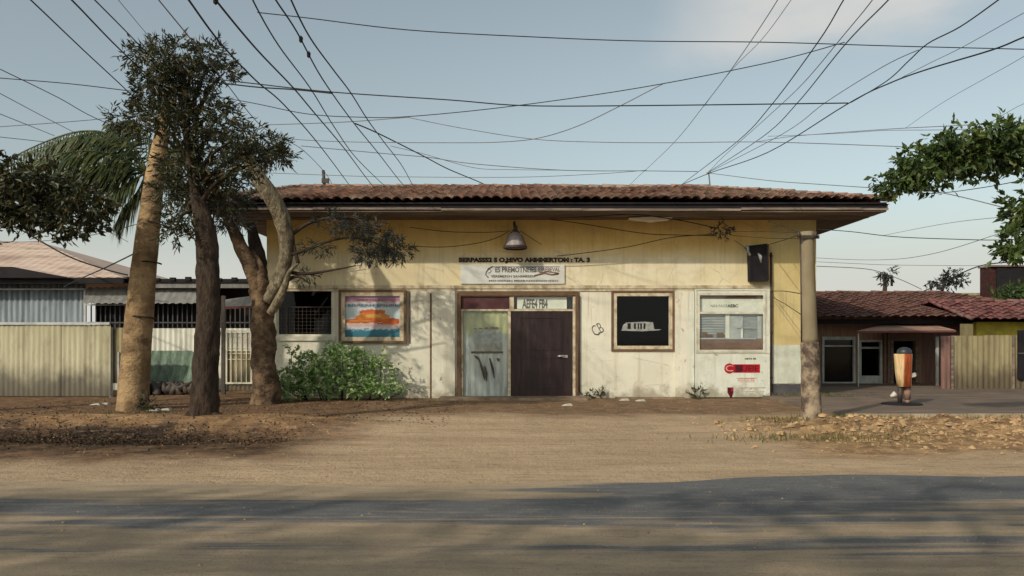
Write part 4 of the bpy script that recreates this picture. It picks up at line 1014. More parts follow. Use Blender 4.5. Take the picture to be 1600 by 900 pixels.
s = MB(); s.box(X_(1246, d), X_(1276, d), d - .14, d - .09, Z_(374, d), Z_(369, d)); s.tube([P(1248, 371, d - .15), P(1248, 362, d - .15)], .03, 8); s.tube([P(1274, 371, d - .15), P(1274, 362, d - .15)], .03, 8); s.build('crossarm', M['dark_metal'], RP)

# ------------------------------------------------------------------ shrub by the wall
c = Vector((X_(530, 20.4), 20.4, 0))
SH = thing('leafy_shrub', c, 'bushy light green shrub growing against the cream wall under the poster', 'shrub')
s = MB(); rg = random.Random(18); stm = MB()
for px, py, rx_, rz_, n in ((455, 590, .35, .3, 60), (490, 575, .42, .34, 90), (530, 570, .45, .36, 110), (568, 568, .38, .28, 70), (594, 562, .26, .16, 24), (500, 600, .55, .25, 100), (560, 600, .5, .25, 90), (600, 605, .4, .18, 46), (450, 608, .35, .18, 50), (535, 550, .35, .15, 40), (615, 578, .20, .10, 8), (625, 608, .16, .08, 8), (455, 550, .08, .14, 8), (485, 553, .08, .12, 8)):
    cc = P(px, py, 20.35 + rg.uniform(-.25, .2)); tufts(s, cc, (rx_ * .92, .35, rz_), int(n * 1.4), .105, .030, 5, rg, droop=0, out=.5)
    stm.tube(smooth_pts([Vector((cc.x * .7 + c.x * .3, 20.5, 0)), Vector((cc.x, 20.45, cc.z * .6)), cc], 3), lerp_r([.02, .014, .006], 7), 5)
s.build('foliage', M['leaf_shrub'], SH); stm.build('stems', M['twig'], SH)
# weeds at the wall base
for i, (px, py, h_, lab) in enumerate(((1091, 612, .17, 'small dark weed growing at the wall base left of the red notice'), (232, 636, .30, 'scrubby dark weed at the foot of the leaning tan pole'), (935, 618, .12, 'low green weed at the wall foot right of the door'))):
    dd = 20.9 if i != 1 else 17.0
    c = Vector((X_(px, dd), dd, 0)); s = MB(); rg = random.Random(60 + i)
    tufts(s, c + Vector((0, 0, h_ * .5)), (.16, .12, h_ * .5), 16, .12, .02, 6, rg, droop=-.3)
    tag(s.build('weed', M['leaf_dark'], None, c), lab, 'plant')

# ------------------------------------------------------------------ right-hand houses
dR = 27.0
RH = thing('tiled_house', (X_(1400, dR), dR, 0), 'low brown house with a dull red tiled roof right of the main building', 'house')
hx0, hx1 = X_(1235, 25.9), 18.4
hip_roof(RH, hx0, hx1, 25.7, 36.3, Z_(496, 25.7), hx0, X_(1469, 31), Z_(457.5, 31), .28, .27, M['tile_far'], seed=40, amp=.03, lip=.03, caps=True, cr=.055)
holes = [(X_(1284, dR), X_(1336, dR), Z_(600, dR), Z_(526, dR)), (X_(1342, dR), X_(1378, dR), Z_(601, dR), Z_(531, dR)), (X_(1395, dR), X_(1430, dR), .02, Z_(533, dR))]
s = MB(); wall_holes(s, X_(1240, dR), X_(1440, dR), -.05, 2.32, holes, dR, .15); s.build('wall', M['brown_wall'], RH)
s = MB(); s.box(X_(1440, dR) + .002, X_(1500, dR), dR + .0, dR + .15, -.05, 2.32); s.build('wall', M['mauve_wall'], RH)
s = MB(); s.box(X_(1240, dR), X_(1530, dR), dR + 1.2, dR + 1.3, 0, 2.6); s.box(X_(1240, dR), 18.0, 26.2, 26.3, Z_(506, 26.2), Z_(499, 26.2)); s.build('shade_backing', M['dark'], RH)  # dark backing; the strip under the eave stands in for its shadow
for k, (a, b, t_, bt) in enumerate(((1284, 1336, 526, 600), (1342, 1378, 531, 601))):
    s = MB(); frame(s, X_(a, dR), X_(b, dR), Z_(bt, dR), Z_(t_, dR), .07, dR - .04, dR + .06)
    if k == 0:
        s.box(X_(a, dR) + .07, X_(b, dR) - .07, dR - .03, dR + .05, Z_(541.5, dR), Z_(539.5, dR)); s.box(X_(a, dR), X_(b, dR), dR - .06, dR - .042, Z_(531, dR), Z_(529.5, dR))
    else:
        s.box(X_(a, dR) + .07, X_(b, dR) - .07, dR - .03, dR + .05, Z_(545, dR), Z_(542, dR)); s.box(X_(a, dR) + .07, X_(b, dR) - .07, dR - .02, dR + .05, Z_(600, dR), Z_(587, dR))
    WW = s.build('window' if k == 0 else 'door', M['pale_frame'], RH)
    s = MB(); s.box(X_(a, dR) + .07, X_(b, dR) - .07, dR + .06, dR + .066, Z_(bt, dR) + .07, Z_(t_, dR) - .07); s.build('pane', M['glass_dark'], WW)
    if k == 0:
        s = MB()
        for j in range(5): s.tube([P(1288 + j * 7, 592 - j * 3, dR + .08), P(1308 + j * 5, 568 - j * 3, dR + .08)], .012, 5)
        s.tube([P(1286, 586, dR + .1), P(1302, 580, dR + .1), P(1312, 572, dR + .1)], .02, 5)
        s.prism([(X_(1286, dR), Z_(599, dR)), (X_(1322, dR), Z_(599, dR)), (X_(1320, dR), Z_(588, dR)), (X_(1304, dR), Z_(581, dR)), (X_(1288, dR), Z_(588, dR))], dR + .12, dR + .3)
        s.build('goods_and_reflections', M['fence_tan'], WW)
s = MB(); frame(s, X_(1391, dR), X_(1434, dR), .0, Z_(527, dR), .09, dR - .05, dR - .002, wb=.02); s.build('door_frame', M['fascia'], RH)
for a, b in ((1379, 1382), (1385, 1389)): s = MB(); s.box(X_(a, dR), X_(b, dR), dR - .12, dR - .06, 0, Z_(512, dR)); s.build('post', M['brown_board'], RH)
s = MB(); d1, d2 = 25.0, 26.9
s.add([P(1338, 517, d1), P(1494, 516, d1), P(1452, 505, d2), P(1392, 505, d2)], [(0, 1, 2, 3)]); s.add([P(1338, 520, d1) , P(1494, 519, d1), P(1494, 516.2, d1), P(1338, 517.2, d1)], [(0, 1, 2, 3)], 1)
s.add([P(1338, 519, d1), P(1392, 516, d2), P(1452, 516, d2), P(1494, 518, d1)], [(0, 1, 2, 3)], 1)
s.build('awning', [M['awning_tan'], M['awning_red']], RH)
for a_ in ((X_(1343, d1), X_(1344.5, d1), d1 + .1, d1 + .16, 0.07, Z_(518, d1)), (X_(1463, d1 + .6), X_(1467, d1 + .6), d1 + .6, d1 + .66, .07, Z_(526, d1 + .6))): s = MB(); s.box(*a_); s.build('post', M['pale_frame'], RH)

d = 24.0
F2 = thing('corrugated_fence', (X_(1530, d), d, 0), 'tan corrugated fence panel at the right edge beside the brown house', 'fence')
s = MB(); corr(s, X_(1470, d), X_(1484, d), d, .07, Z_(525, d), .16, .02); s.build('sheet', M['mauve_wall'], F2)
x = X_(1487, d)
while x < X_(1690, d):
    s = MB(); corr(s, x, x + .93, d + rnd.uniform(-.01, .01), .07, Z_(524.5, d) + rnd.uniform(-.015, .015), .15, .022); s.build('sheet', M['fence_tan'], F2); x += .92
for a_ in ((X_(1484.5, d), X_(1488, d)), (X_(1580, d), X_(1583, d))): s = MB(); s.box(*a_, d - .08, d - .03, .07, Z_(524, d)); s.build('post', M['fascia'], F2)
s = MB(); s.box(X_(1588, d), X_(1625, d), d - .1, d - .04, Z_(592, d), Z_(516, d)); s.box(X_(1587, d), X_(1626, d), d - .12, d - .102, Z_(553, d), Z_(551, d), 1); s.build('window', [M['dark'], M['grey_base']], F2)

Y2 = thing('yellow_house', (X_(1570, 25.7), 25.7, 0), 'yellow house with a faded pink tile roof at the far right edge', 'house')
s = MB(); s.box(X_(1526, 25.7), X_(1760, 25.7), 25.7, 25.9, 0, Z_(503, 25.7)); s.build('wall', M['yellow_wall'], Y2)
hip_roof(Y2, X_(1519, 24.95), 20.5, 24.95, 30.25, Z_(500, 24.95), X_(1519, 24.95) + .02, 19.9, Z_(471, 27.6), .28, .27, M['tile_pink'], seed=70, amp=.03, lip=.03, cr=.055)
B2 = thing('dark_tower', (X_(1590, 36), 36, 0), 'dark red-brown block rising behind the pink roof at the right edge', 'building')
s = MB(); s.box(X_(1548, 36), X_(1720, 36), 36, 36.83, 0, Z_(417, 36)); s.build('wall', M['red_brick'], B2)
s = MB(); s.box(X_(1556, 36), X_(1720, 36), 35.9, 35.998, Z_(470, 36), Z_(419, 36)); s.build('front_cladding', M['dark'], B2)
s = MB(); s.box(X_(1546, 36), X_(1722, 36), 35.85, 36.9, Z_(417, 36) + .002, Z_(414.5, 36)); s.build('roof', M['fascia'], B2)
B3 = thing('flat_shed', (X_(1515, 38), 38, 0), 'pale flat-roofed shed seen between the tiled roof and the dark block', 'shed')
s = MB(); s.box(X_(1480, 38), X_(1565, 38), 38, 38.7, 0, Z_(462, 38)); s.build('wall', M['fence_tan'], B3)
s = MB(); s.box(X_(1478, 38), X_(1568, 38), 37.8, 38.8, Z_(462, 38) + .003, Z_(458, 38)); s.build('roof', M['fence_yellow'], B3)

# far palm and leafy sprig beyond the roofs
d = 46
FP = thing('far_palm', (X_(1383, d), d, 0), 'tiny far palm with a ragged tuft beyond the red roof', 'palm')
dtrunk('trunk', [(X_(1381, d), d, 0), P(1382, 470, d), P(1384, 428, d)], [.14, .12, .1], M['twig'], FP, 6)
s = MB(); rg = random.Random(9); tufts(s, P(1386, 426, d), (.36, .36, .25), 26, .3, .04, 7, rg, droop=.4)
s.tube([P(1393, 430, d), P(1393.5, 447, d)], .07, 5); s.build('crown', M['leaf_grey'], FP)
d = 34
SP = thing('sapling', (X_(1478, d), d, 0), 'dark leafy sapling poking above the red tile roof left of the dark block', 'tree')
dtrunk('trunk', [(X_(1470, d), d, 0), P(1472, 460, d), P(1482, 430, d)], [.08, .06, .03], M['twig'], SP, 6)
s = MB(); rg = random.Random(10)
for px, py, a, b, n in ((1478, 436, .45, .16, 40), (1500, 436, .3, .14, 22), (1460, 440, .3, .1, 14), (1484, 426, .14, .14, 10), (1478, 448, .16, .14, 12)): tufts(s, P(px, py, d), (a, .3, b), n, .17, .035, 6, rg, droop=.3)
s.build('crown', M['leaf_grey'], SP)

# near tree overhanging from the right
d = 13.0
RT = thing('overhanging_tree', (X_(1705, d), d, 0), 'broad-leaved tree whose long leafy bough reaches in from the upper right', 'tree')
dtrunk('trunk', [(X_(1705, d), d, -.05), P(1702, 500, d), P(1690, 350, d), P(1660, 250, d), P(1600, 215, d)], [.24, .2, .16, .12, .07], M['bark_pale'], RT, 12, .15)
br = MB(); s = MB(); rg = random.Random(77)
for pl in ([(1660, 250), (1600, 240), (1520, 240), (1450, 255), (1400, 285)], [(1690, 350), (1640, 380), (1600, 385), (1575, 395)], [(1690, 330), (1640, 310), (1598, 320)], [(1600, 240), (1550, 215), (1500, 215)]):
    pts = smooth_pts([P(x_, y_, d) for x_, y_ in pl], 5); br = MB(); br.tube(pts, lerp_r([.07, .04, .012], len(pts)), 6); br.build('branch', M['twig'], RT)
for px, py, a, b, n in ((1392, 288, .14, .20, 26), (1412, 272, .22, .20, 40), (1436, 262, .26, .24, 56), (1464, 250, .26, .25, 60), (1490, 238, .28, .25, 64), (1518, 236, .28, .26, 70), (1548, 232, .3, .30, 80), (1580, 228, .32, .32, 90), (1610, 232, .35, .38, 90), (1650, 250, .5, .5, 120),
                        (1456, 222, .12, .10, 12), (1500, 210, .22, .10, 20), (1560, 203, .28, .10, 26), (1596, 200, .2, .1, 20), (1425, 245, .14, .08, 10), (1470, 285, .2, .07, 12), (1540, 268, .3, .08, 18),
                        (1600, 320, .22, .22, 40), (1594, 345, .2, .2, 36), (1585, 376, .24, .12, 30), (1600, 388, .24, .10, 24), (1576, 388, .14, .06, 10), (1640, 340, .4, .4, 90)):
    tufts(s, P(px, py, d + rg.uniform(-.25, .25)), (a, .3, b), int(n * 1.5), .115, .032, 5, rg, droop=.45)
s.build('crown', M['leaf_broad'], RT)
# low bush at the far right roof
c = P(1590, 462, 33); s = MB(); rg = random.Random(78)
LB = thing('roof_bush', (c.x, 33.9, 0), 'green bush top showing over the pink roof in front of the dark block', 'shrub')
for px, py, a, b, n in ((1590, 464, .5, .16, 40), (1570, 466, .3, .1, 20), (1608, 458, .4, .25, 40)): tufts(s, P(px, py, 33.9), (a, .3, b), n, .28, .05, 6, rg, droop=-.1)
s.build('foliage', M['leaf_broad'], LB)
s = MB(); s.tube([(c.x, 33.9, 0), P(1590, 470, 33.9)], [.08, .04], 6); s.build('stem', M['twig'], LB)

# ------------------------------------------------------------------ painted post on a stand
dp = 18.25
b0 = P(1409, 636, dp); b0.z = .07
PS = thing('post_stand', b0, 'cream and orange post with black cap and flat black base before the brown house', 'post')
def zz_(py): return max(.07, Z_(py, dp))
s = MB(); s.lathe([(.001, 0), (.42, 0), (.43, .012), (.40, .028), (.10, .036), (.06, .05), (.001, .05)], b0, 28); s.build('base', M['dark'], PS)
s = MB(); s.tube([(X_(1406, dp), dp, .10), (X_(1407, dp), dp, zz_(602))], [.05, .062], 10); s.build('leg', M['dark_metal'], PS)
s = MB(); s.tube([(X_(1418.5, dp), dp + .03, zz_(624)), (X_(1418.5, dp), dp + .03, zz_(602))], [.072, .080], 12)
s.tube([(X_(1419.5, dp), dp + .03, .10), (X_(1418.5, dp), dp + .03, zz_(624))], [.05, .055], 10); s.build('lower_post', M['skirt'], PS)
m_, t_ = newmat('painted_post')
v_ = t_.obj(); x_, y_, z_ = t_.xyz(v_)
nn = t_.math('ADD', x_, t_.math('MULTIPLY', t_.math('SUBTRACT', t_.noise(v_, 5, 4), .5), .05))
cr_ = t_.mix(t_.rng(t_.noise(t_.scl(v_, (8, 8, 1)), 3, 4), .35, .65), (.66, .50, .30), (.50, .33, .15))
og_ = t_.mix(t_.rng(t_.noise(t_.scl(v_, (8, 8, 1)), 2, 4), .4, .6), (.36, .075, .018), (.17, .04, .012))
c_ = t_.mix(t_.rng(nn, -.05, -.01), cr_, og_)
c_ = t_.mix(t_.rng(nn, .155, .165), c_, (.50, .42, .28))
t_.put(t_.b.inputs['Base Color'], c_); t_.b.inputs['Roughness'].default_value = .6
s = MB(); xm = X_(1411, dp)
s.tube([(X_(1413, dp), dp, zz_(604)), (X_(1413, dp), dp, zz_(603.4)), (X_(1411.5, dp), dp, zz_(580)), (xm, dp, zz_(553.6)), (xm, dp, zz_(553))], [.145, .150, .172, .188, .184], 22); s.build('post_body', m_, PS)
s = MB(); ct = Vector((X_(1413, dp), dp, zz_(553)))
s.lathe([(.15, -.01), (.155, .03), (.15, .075), (.11, .12), (.05, .145), (.001, .15)], ct, 20); s.build('cap', mat('cap_black', (.02, .022, .028), (.03, .034, .04), 5, .45, spec=.4), PS)
s = MB(); s.prism([(X_(1420.5, dp), zz_(589)), (X_(1425, dp), zz_(587)), (X_(1424, dp), zz_(582)), (X_(1421, dp), zz_(583))], dp - .2, dp - .12); s.build('tag_plate', M['litter'], PS)
c = P(1397, 625, 20.4); c.z = .07
s = MB(); s.tube([c + Vector((-.08, 0, .03)), c + Vector((0, 0, .08)), c + Vector((.07, .02, .03))], [.03, .075, .04], 10, jit=.3)
tag(s.build('plastic_bag', M['litter'], None, c), 'crumpled white bag lying on the pavement just behind the orange post', 'bag')

# ------------------------------------------------------------------ loose matter on the ground
rg = random.Random(99)
s = MB()
def clod(mb, p, r, rg):
    n = 5; vs = [p + Vector((0, 0, r * .7))]
    a0 = rg.uniform(0, 6)
    for lv, (rr, h) in enumerate(((.75, .45), (1.0, -.1))):
        for i in range(n):
            a = a0 + 2 * math.pi * i / n + lv * .5; q = r * rr * rg.uniform(.7, 1.25); vs.append(p + Vector((math.cos(a) * q, math.sin(a) * q, r * h * rg.uniform(.6, 1.3))))
    fs = [(0, 1 + i, 1 + (i + 1) % n) for i in range(n)] + [(1 + i, 1 + n + i, 1 + n + (i + 1) % n, 1 + (i + 1) % n) for i in range(n)]
    mb.add(vs, fs)
for _ in range(3600):
    x = rg.uniform(3.2, 11); y = rg.gauss(13.4, 1.1)
    if not 10.3 < y < 15.7: continue
    if x < 5.2 and rg.random() < .6: continue
    r = min(.075, .009 + rg.expovariate(1 / .012)); clod(s, Vector((x, y, gz(x, y) + r * .25)), r, rg)
for _ in range(900):
    x = rg.uniform(-10, 8); y = rg.uniform(9.5, 20.2); clod(s, Vector((x, y, gz(x, y))), rg.uniform(.006, .022), rg)
for _ in range(900):
    x = rg.uniform(-8, 9); y = 4.8 + 5 * rg.random() ** 1.3; clod(s, Vector((x, y, .005)), .003 + min(.014, rg.expovariate(1 / .003)), rg)
tag(s.build('earth_clods', M['clod']), 'loose clods of dug earth and pebbles along the road edge', 'rubble', kind='stuff')
s = MB()
for _ in range(9000):
    x = rg.uniform(-11, -3.4); y = rg.gauss(12.7, .55)
    if x > -5 and rg.random() < .5: continue
    p = Vector((x, y, gz(x, y) + rg.uniform(.005, .05))); s.leaf(p, Vector((rg.gauss(0, 1), rg.gauss(0, 1), rg.gauss(0, .35))), rg.uniform(.025, .07), rg.uniform(.008, .018), rg)
for _ in range(1500):
    x = rg.uniform(-11, -1); y = rg.uniform(14, 20.5)
    s.leaf(Vector((x, y, gz(x, y) + .01)), Vector((rg.gauss(0, 1), rg.gauss(0, 1), rg.gauss(0, .2))), rg.uniform(.03, .07), rg.uniform(.008, .018), rg)
tag(s.build('leaf_litter', M['leaf_dry']), 'brown fallen leaves and twigs along the left verge', 'leaf litter', kind='stuff')
s = MB()
for _ in range(2600):
    cl = rg.choice(((9.2, 15.2, .9, .25), (10.2, 14.9, .8, .4), (4.6, 12.3, .8, .3), (-6.5, 15.4, 1.5, .4), (6.3, 15.3, .7, .2), (7.6, 21.0, .6, .3), (5.4, 14.6, .8, .3)))
    x = rg.gauss(cl[0], cl[2]); y = rg.gauss(cl[1], cl[3])
    if y > 15.8 and y < 20: continue
    s.leaf(Vector((x, y, gz(x, y) - .005 + (.07 if y > 20 else 0))), Vector((rg.gauss(0, .4), rg.gauss(0, .4), 1)), rg.uniform(.04, .14), .006, rg)
tag(s.build('dry_grass', M['grass']), 'sparse tufts of yellowish grass on the dirt verge', 'grass', kind='stuff')
s = MB()
for px, py in ((150, 633), (163, 632), (240, 642), (258, 641), (886, 634), (975, 626), (1000, 627)):
    c = P(px, py, F * CH / (py - HZ)); c.z = gz(c.x, c.y); n_ = MB()
    n_.prism([(c.x - .12, c.z + .005), (c.x + .13, c.z + .005), (c.x + .09, c.z + .05), (c.x - .04, c.z + .035)], c.y - .08, c.y + .07)
    side = {150: 'left scrap of white litter lying by the fence foot near the tan pole', 163: 'right scrap of white litter lying by the fence foot near the tan pole', 240: 'white scrap just right of the tan pole foot', 258: 'white scrap lying between the tan pole and the dark trunk',
            886: 'pale crumpled scrap on the dirt below the dark door', 975: 'left pale scrap at the wall foot below the right window', 1000: 'right pale scrap at the wall foot below the right window'}[px]
    tag(n_.build('litter_scrap', M['litter'], None, c), side, 'litter', 'scraps of litter on the dirt')

# ------------------------------------------------------------------ cables
def cable(pts, d0, d1, wpx, label, m='wire', group='overhead cables', splice=None):
    n = len(pts)
    L = [0]
    for i in range(1, n): L.append(L[-1] + math.hypot(pts[i][0] - pts[i - 1][0], pts[i][1] - pts[i - 1][1]))
    # depth is interpolated so that a straight run stays straight in space
    P3 = []
    for i, (x, y) in enumerate(pts):
        t = L[i] / L[-1]; dd = 1 / ((1 - t) / d0 + t / d1); P3.append(P(x, y, dd))
    sp = smooth_pts(P3, 6)
    # even thickness along the cable
    dm = (d0 * d1) ** .5
    r = wpx * .72 / 2 * dm / F
    s = MB(); s.tube(sp, r, 5)
    o = s.build('cable', M[m], None, P3[0]); tag(o, label, 'cable', group)
    if splice:
        s = MB()
        for (x, y) in splice:
            best = min(sp, key=lambda q: (800 + q.x / q.y * F - x) ** 2 + (HZ - (q.z - CH) / q.y * F - y) ** 2)
            s.lathe([(.001, -.05), (.024, -.03), (.028, .02), (.001, .05)], best, 8); s.build('splice', M['wire'], o); s = MB()
    return o

# fan on the left: from high above the road down to behind the roof / into the crown
A = [
 ([(-10, -52), (48, 0), (130, 78), (205, 148), (262, 205)], 8, 17.5, 2.6, 'leftmost steep cable coming down from the top left edge to the tan pole top'),
 ([(60, -45), (112, 0), (190, 80), (268, 152)], 8, 17.3, 3.2, 'thick steep cable second from the left meeting the top of the tan pole'),
 ([(100, -45), (148, 0), (225, 78), (272, 128)], 8.5, 17.3, 2.6, 'steep cable third from the left ending inside the dark tree crown'),
 ([(150, -42), (185, 0), (245, 72), (275, 108)], 10, 17.4, 1.3, 'faint thin steep cable entering the tree crown from above'),
 ([(214, -42), (248, 0), (312, 78), (350, 126), (412, 200), (470, 232), (508, 270), (520, 290)], 9, 27, 1.8, 'thin steep cable passing right of the crown and sagging to the roof left end'),
 ([(268, -38), (295, 0), (345, 68), (400, 126), (445, 165), (500, 228), (548, 292)], 7.5, 27, 2.8, 'thick black steep cable with a heavy dark stretch right of the tree crown'),
 ([(310, -38), (337, 0), (400, 76), (458, 137), (490, 175), (538, 232), (570, 275), (590, 300)], 7.5, 28, 2.8, 'heavy steep cable starting with a dark clip at the top edge, landing behind the roof'),
 ([(380, -40), (398, 6), (436, 72), (485, 138), (522, 198), (555, 245), (593, 283), (612, 300)], 8.5, 28, 2.2, 'left cable of the steep trio landing at the roof left part'),
 ([(405, -45), (431, 0), (464, 50), (503, 122), (551, 190), (590, 238), (625, 283), (645, 305)], 8.5, 28, 2.4, 'middle cable of the steep trio carrying two dark splices near the top'),
 ([(440, -40), (455, 0), (484, 58), (520, 108), (548, 145), (575, 188), (600, 222), (630, 262), (650, 300)], 8, 28, 2.4, 'right cable of the steep trio over the roof left part'),
 ([(555, 193), (590, 208), (658, 242), (700, 264), (748, 284), (775, 297)], 18, 28, 2.4, 'short dark cable branching down right to the roof middle'),
 ([(0, 108), (90, 152), (150, 185), (240, 222)], 12, 17.5, 1.8, 'sloping thin cable at far left starting below the left edge top third'),
 ([(-20, 136), (0, 146), (60, 178), (118, 208)], 12, 18, 1.5, 'second sloping thin cable at far left running into the fronds'),
 ([(-20, 170), (0, 178), (85, 212)], 12, 18, 1.5, 'third sloping thin cable at far left just above the fronds'),
 ([(-30, 210), (0, 214), (55, 220), (120, 228)], 16, 19, 1.4, 'lowest nearly level cable at far left touching the frond tops'),
]
for a in A:
    sp = [(475, 66), (487, 82)] if 'splices' in a[4] else ([(337, 3)] if 'clip' in a[4] else None)
    cable(*a[:5], m='thin_wire' if a[3] < 2 else 'wire', splice=sp)
Bc = [
 ([(402, 19), (412, 20.5), (480, 28), (640, 47), (840, 58), (1000, 64), (1200, 66), (1400, 72), (1600, 77), (1680, 80)], 14, 14.5, 2.2, 'long topmost level cable crossing the whole sky to the right edge', 'wire'),
 ([(-40, 119), (0, 122), (110, 131), (210, 143), (270, 150)], 17.2, 17.4, 2.0, 'level cable from the left edge to the top of the tan pole', 'wire'),
 ([(268, 118), (330, 123), (400, 131), (520, 144), (700, 156), (820, 165), (1000, 165), (1325, 161)], 17.3, 15, 2.6, 'upper cable of the dark pair leaving the tan pole top toward the right', 'wire'),
 ([(268, 122), (330, 128), (400, 136), (460, 140), (520, 146)], 17.3, 17, 3.0, 'lower short cable of the dark pair leaving the tan pole top', 'wire'),
 ([(-30, 199), (0, 198), (165, 185), (240, 170), (268, 160)], 17.2, 17.4, 1.6, 'gently rising thin cable from the left edge to the pole top above the fronds', 'thin_wire'),
 ([(335, 150), (400, 162), (480, 178), (560, 183), (640, 182), (800, 166), (1000, 137), (1200, 98), (1320, 66)], 17, 14, 1.9, 'long cable dipping left of centre then climbing to the upper right', 'wire'),
 ([(415, 195), (480, 193), (550, 190), (640, 183)], 19, 17, 1.7, 'short level thin cable right of the crown joining the dipping cable', 'thin_wire'),
 ([(640, 184), (720, 200), (830, 217), (930, 222), (1050, 223), (1200, 222), (1430, 230), (1480, 233)], 17, 14, 1.6, 'thin cable sagging level across mid sky to the right bough', 'thin_wire'),
 ([(420, 214), (480, 219), (560, 222), (700, 223), (780, 222), (840, 216), (900, 198), (960, 170), (1020, 139), (1036, 131)], 22, 16, 1.7, 'curved cable level over the roof then rising to the middle right sky', 'thin_wire'),
 ([(470, 228), (590, 239), (670, 246), (740, 256), (880, 266), (1010, 267), (1090, 268)], 24, 26, 1.6, 'low thin cable over the roof ending at the small roof mast', 'thin_wire'),
 ([(1105, 270), (1200, 282), (1280, 288), (1400, 296), (1470, 301), (1575, 326)], 26, 15, 1.7, 'thin cable from the roof mast sagging right past the leafy bough', 'thin_wire'),
 ([(415, 270), (520, 274), (600, 276), (800, 277), (930, 272), (1010, 266)], 25, 26.5, 1.2, 'faint lowest cable just above the roof ridge', 'thin_wire'),
 ([(610, 228), (660, 240), (740, 262), (800, 265), (880, 266)], 24, 26, 1.1, 'very faint short cable above the roof left of centre', 'thin_wire'),
]
for a in Bc: cable(*a[:5], m=a[5])
Cc = [
 ([(1250, -70), (1215, 0), (1150, 98), (1103, 161), (1051, 225), (990, 283), (975, 300)], 9, 28, 1.3, 'leftmost faint steep cable on the right side of the sky', 'thin_wire'),
 ([(1262, -40), (1236, 0), (1190, 62), (1141, 112), (1100, 166)], 9, 17, 1.2, 'faint steep cable merging with the leftmost one on the right side', 'thin_wire'),
 ([(1352, -50), (1318, 0), (1278, 66), (1203, 167), (1151, 222), (1067, 287), (1050, 302)], 9, 28, 1.9, 'steep cable starting at the top level line and landing behind the roof right part', 'wire'),
 ([(1395, -50), (1363, 0), (1319, 54), (1255, 130), (1200, 182), (1130, 245), (1108, 268)], 8.5, 26, 1.5, 'left cable of the close steep pair on the right', 'thin_wire'),
 ([(1430, -50), (1388, 0), (1320, 70), (1245, 162), (1190, 215), (1105, 270)], 8.5, 26, 2.0, 'right darker cable of the close steep pair on the right', 'wire'),
 ([(1620, -45), (1560, 0), (1500, 42), (1450, 68), (1420, 95), (1385, 127), (1330, 160)], 8.5, 15.5, 2.8, 'thick cable slanting down from the top right corner', 'wire'),
 ([(1660, 36), (1600, 58), (1550, 78), (1450, 108), (1390, 130), (1325, 162), (1200, 238), (1110, 270), (1062, 290)], 9, 27, 2.4, 'dark curving cable from the right edge down to the roof mast', 'wire'),
 ([(1435, 78), (1380, 104), (1290, 160), (1225, 208), (1110, 268)], 14, 26, 1.5, 'thin slanting cable between the pair and the dark curving cable', 'thin_wire'),
 ([(1660, -10), (1600, 20), (1505, 73), (1450, 100), (1392, 130)], 9, 13, 1.5, 'thin short cable slanting from the right edge below the corner', 'thin_wire'),
 ([(1660, 48), (1600, 88), (1540, 122), (1490, 150), (1455, 172), (1415, 200)], 9, 16, 1.1, 'faint cable fading down from the right edge above the bough', 'thin_wire'),
 ([(1180, 222), (1230, 214), (1300, 208), (1400, 201), (1500, 196), (1590, 190)], 24, 13.5, 1.5, 'upper cable of the level pair reaching the bough top', 'thin_wire'),
 ([(1200, 213), (1300, 209), (1380, 204), (1470, 203), (1560, 200)], 24, 13.5, 1.2, 'lower cable of the level pair reaching the bough top', 'thin_wire'),
 ([(1398, 298), (1424, 300), (1464, 302), (1530, 294), (1600, 281), (1680, 262)], 20, 13.5, 1.8, 'cable under the bough curving up to the right edge', 'wire'),
 ([(1660, 146), (1600, 162), (1550, 190)], 11, 13, 1.1, 'short faint cable just above the bough at the right edge', 'thin_wire'),
 ([(1276, 358), (1330, 362), (1400, 370), (1500, 374), (1560, 375), (1640, 372)], 15, 13.2, 1.8, 'level cable from the right pole top to the hanging leaves', 'wire'),
 ([(1276, 403), (1340, 406), (1400, 405), (1450, 398), (1500, 385), (1575, 360)], 30, 20, 1.2, 'thin rising cable over the red roof', 'thin_wire'),
 ([(1276, 416), (1340, 419), (1372, 424), (1410, 438), (1440, 452)], 30, 34, 1.5, 'cable dropping past the far palm to the red roof', 'thin_wire'),
 ([(1276, 409), (1340, 412), (1390, 414), (1500, 415), (1620, 414)], 34, 36, 1.0, 'faint level cable low over the red roof', 'thin_wire'),
 ([(1430, 460), (1460, 448), (1500, 428), (1530, 416), (1560, 411), (1610, 408)], 33, 33, 2.6, 'thick drooping cable through the sapling to the dark block top', 'wire'),
 ([(1380, 368), (1440, 356), (1500, 346), (1580, 338)], 26, 14, 1.0, 'faint rising cable right of the eave below the bough', 'thin_wire'),
]
for a in Cc: cable(*a[:5], m=a[5])
Dc = [
 ([(-10, 345), (30, 358), (60, 375), (110, 402), (165, 421), (200, 430)], 22.5, 23, 3.4, 'thick sagging black cable over the pale roof at the left', 'wire'),
 ([(100, 448), (120, 438), (165, 418), (212, 395)], 22.8, 18, 2.8, 'black cable rising from the pale roof eave to the tan pole', 'wire'),
 ([(-20, 376), (40, 378), (111, 372), (160, 364), (215, 350)], 23.5, 18, 1.6, 'thin cable from the left edge to the tan pole above the pale roof', 'thin_wire'),
 ([(130, 344), (170, 362), (200, 378)], 23.5, 23, 1.4, 'short thin cable falling right under the fronds', 'thin_wire'),
 ([(-10, 380), (20, 377), (30, 362), (34, 358)], 22.6, 22.6, 2.2, 'short dark cable kink at the pale roof left end', 'wire'),
]
for a in Dc: cable(*a[:5], m=a[5])
dw = D0 - .12
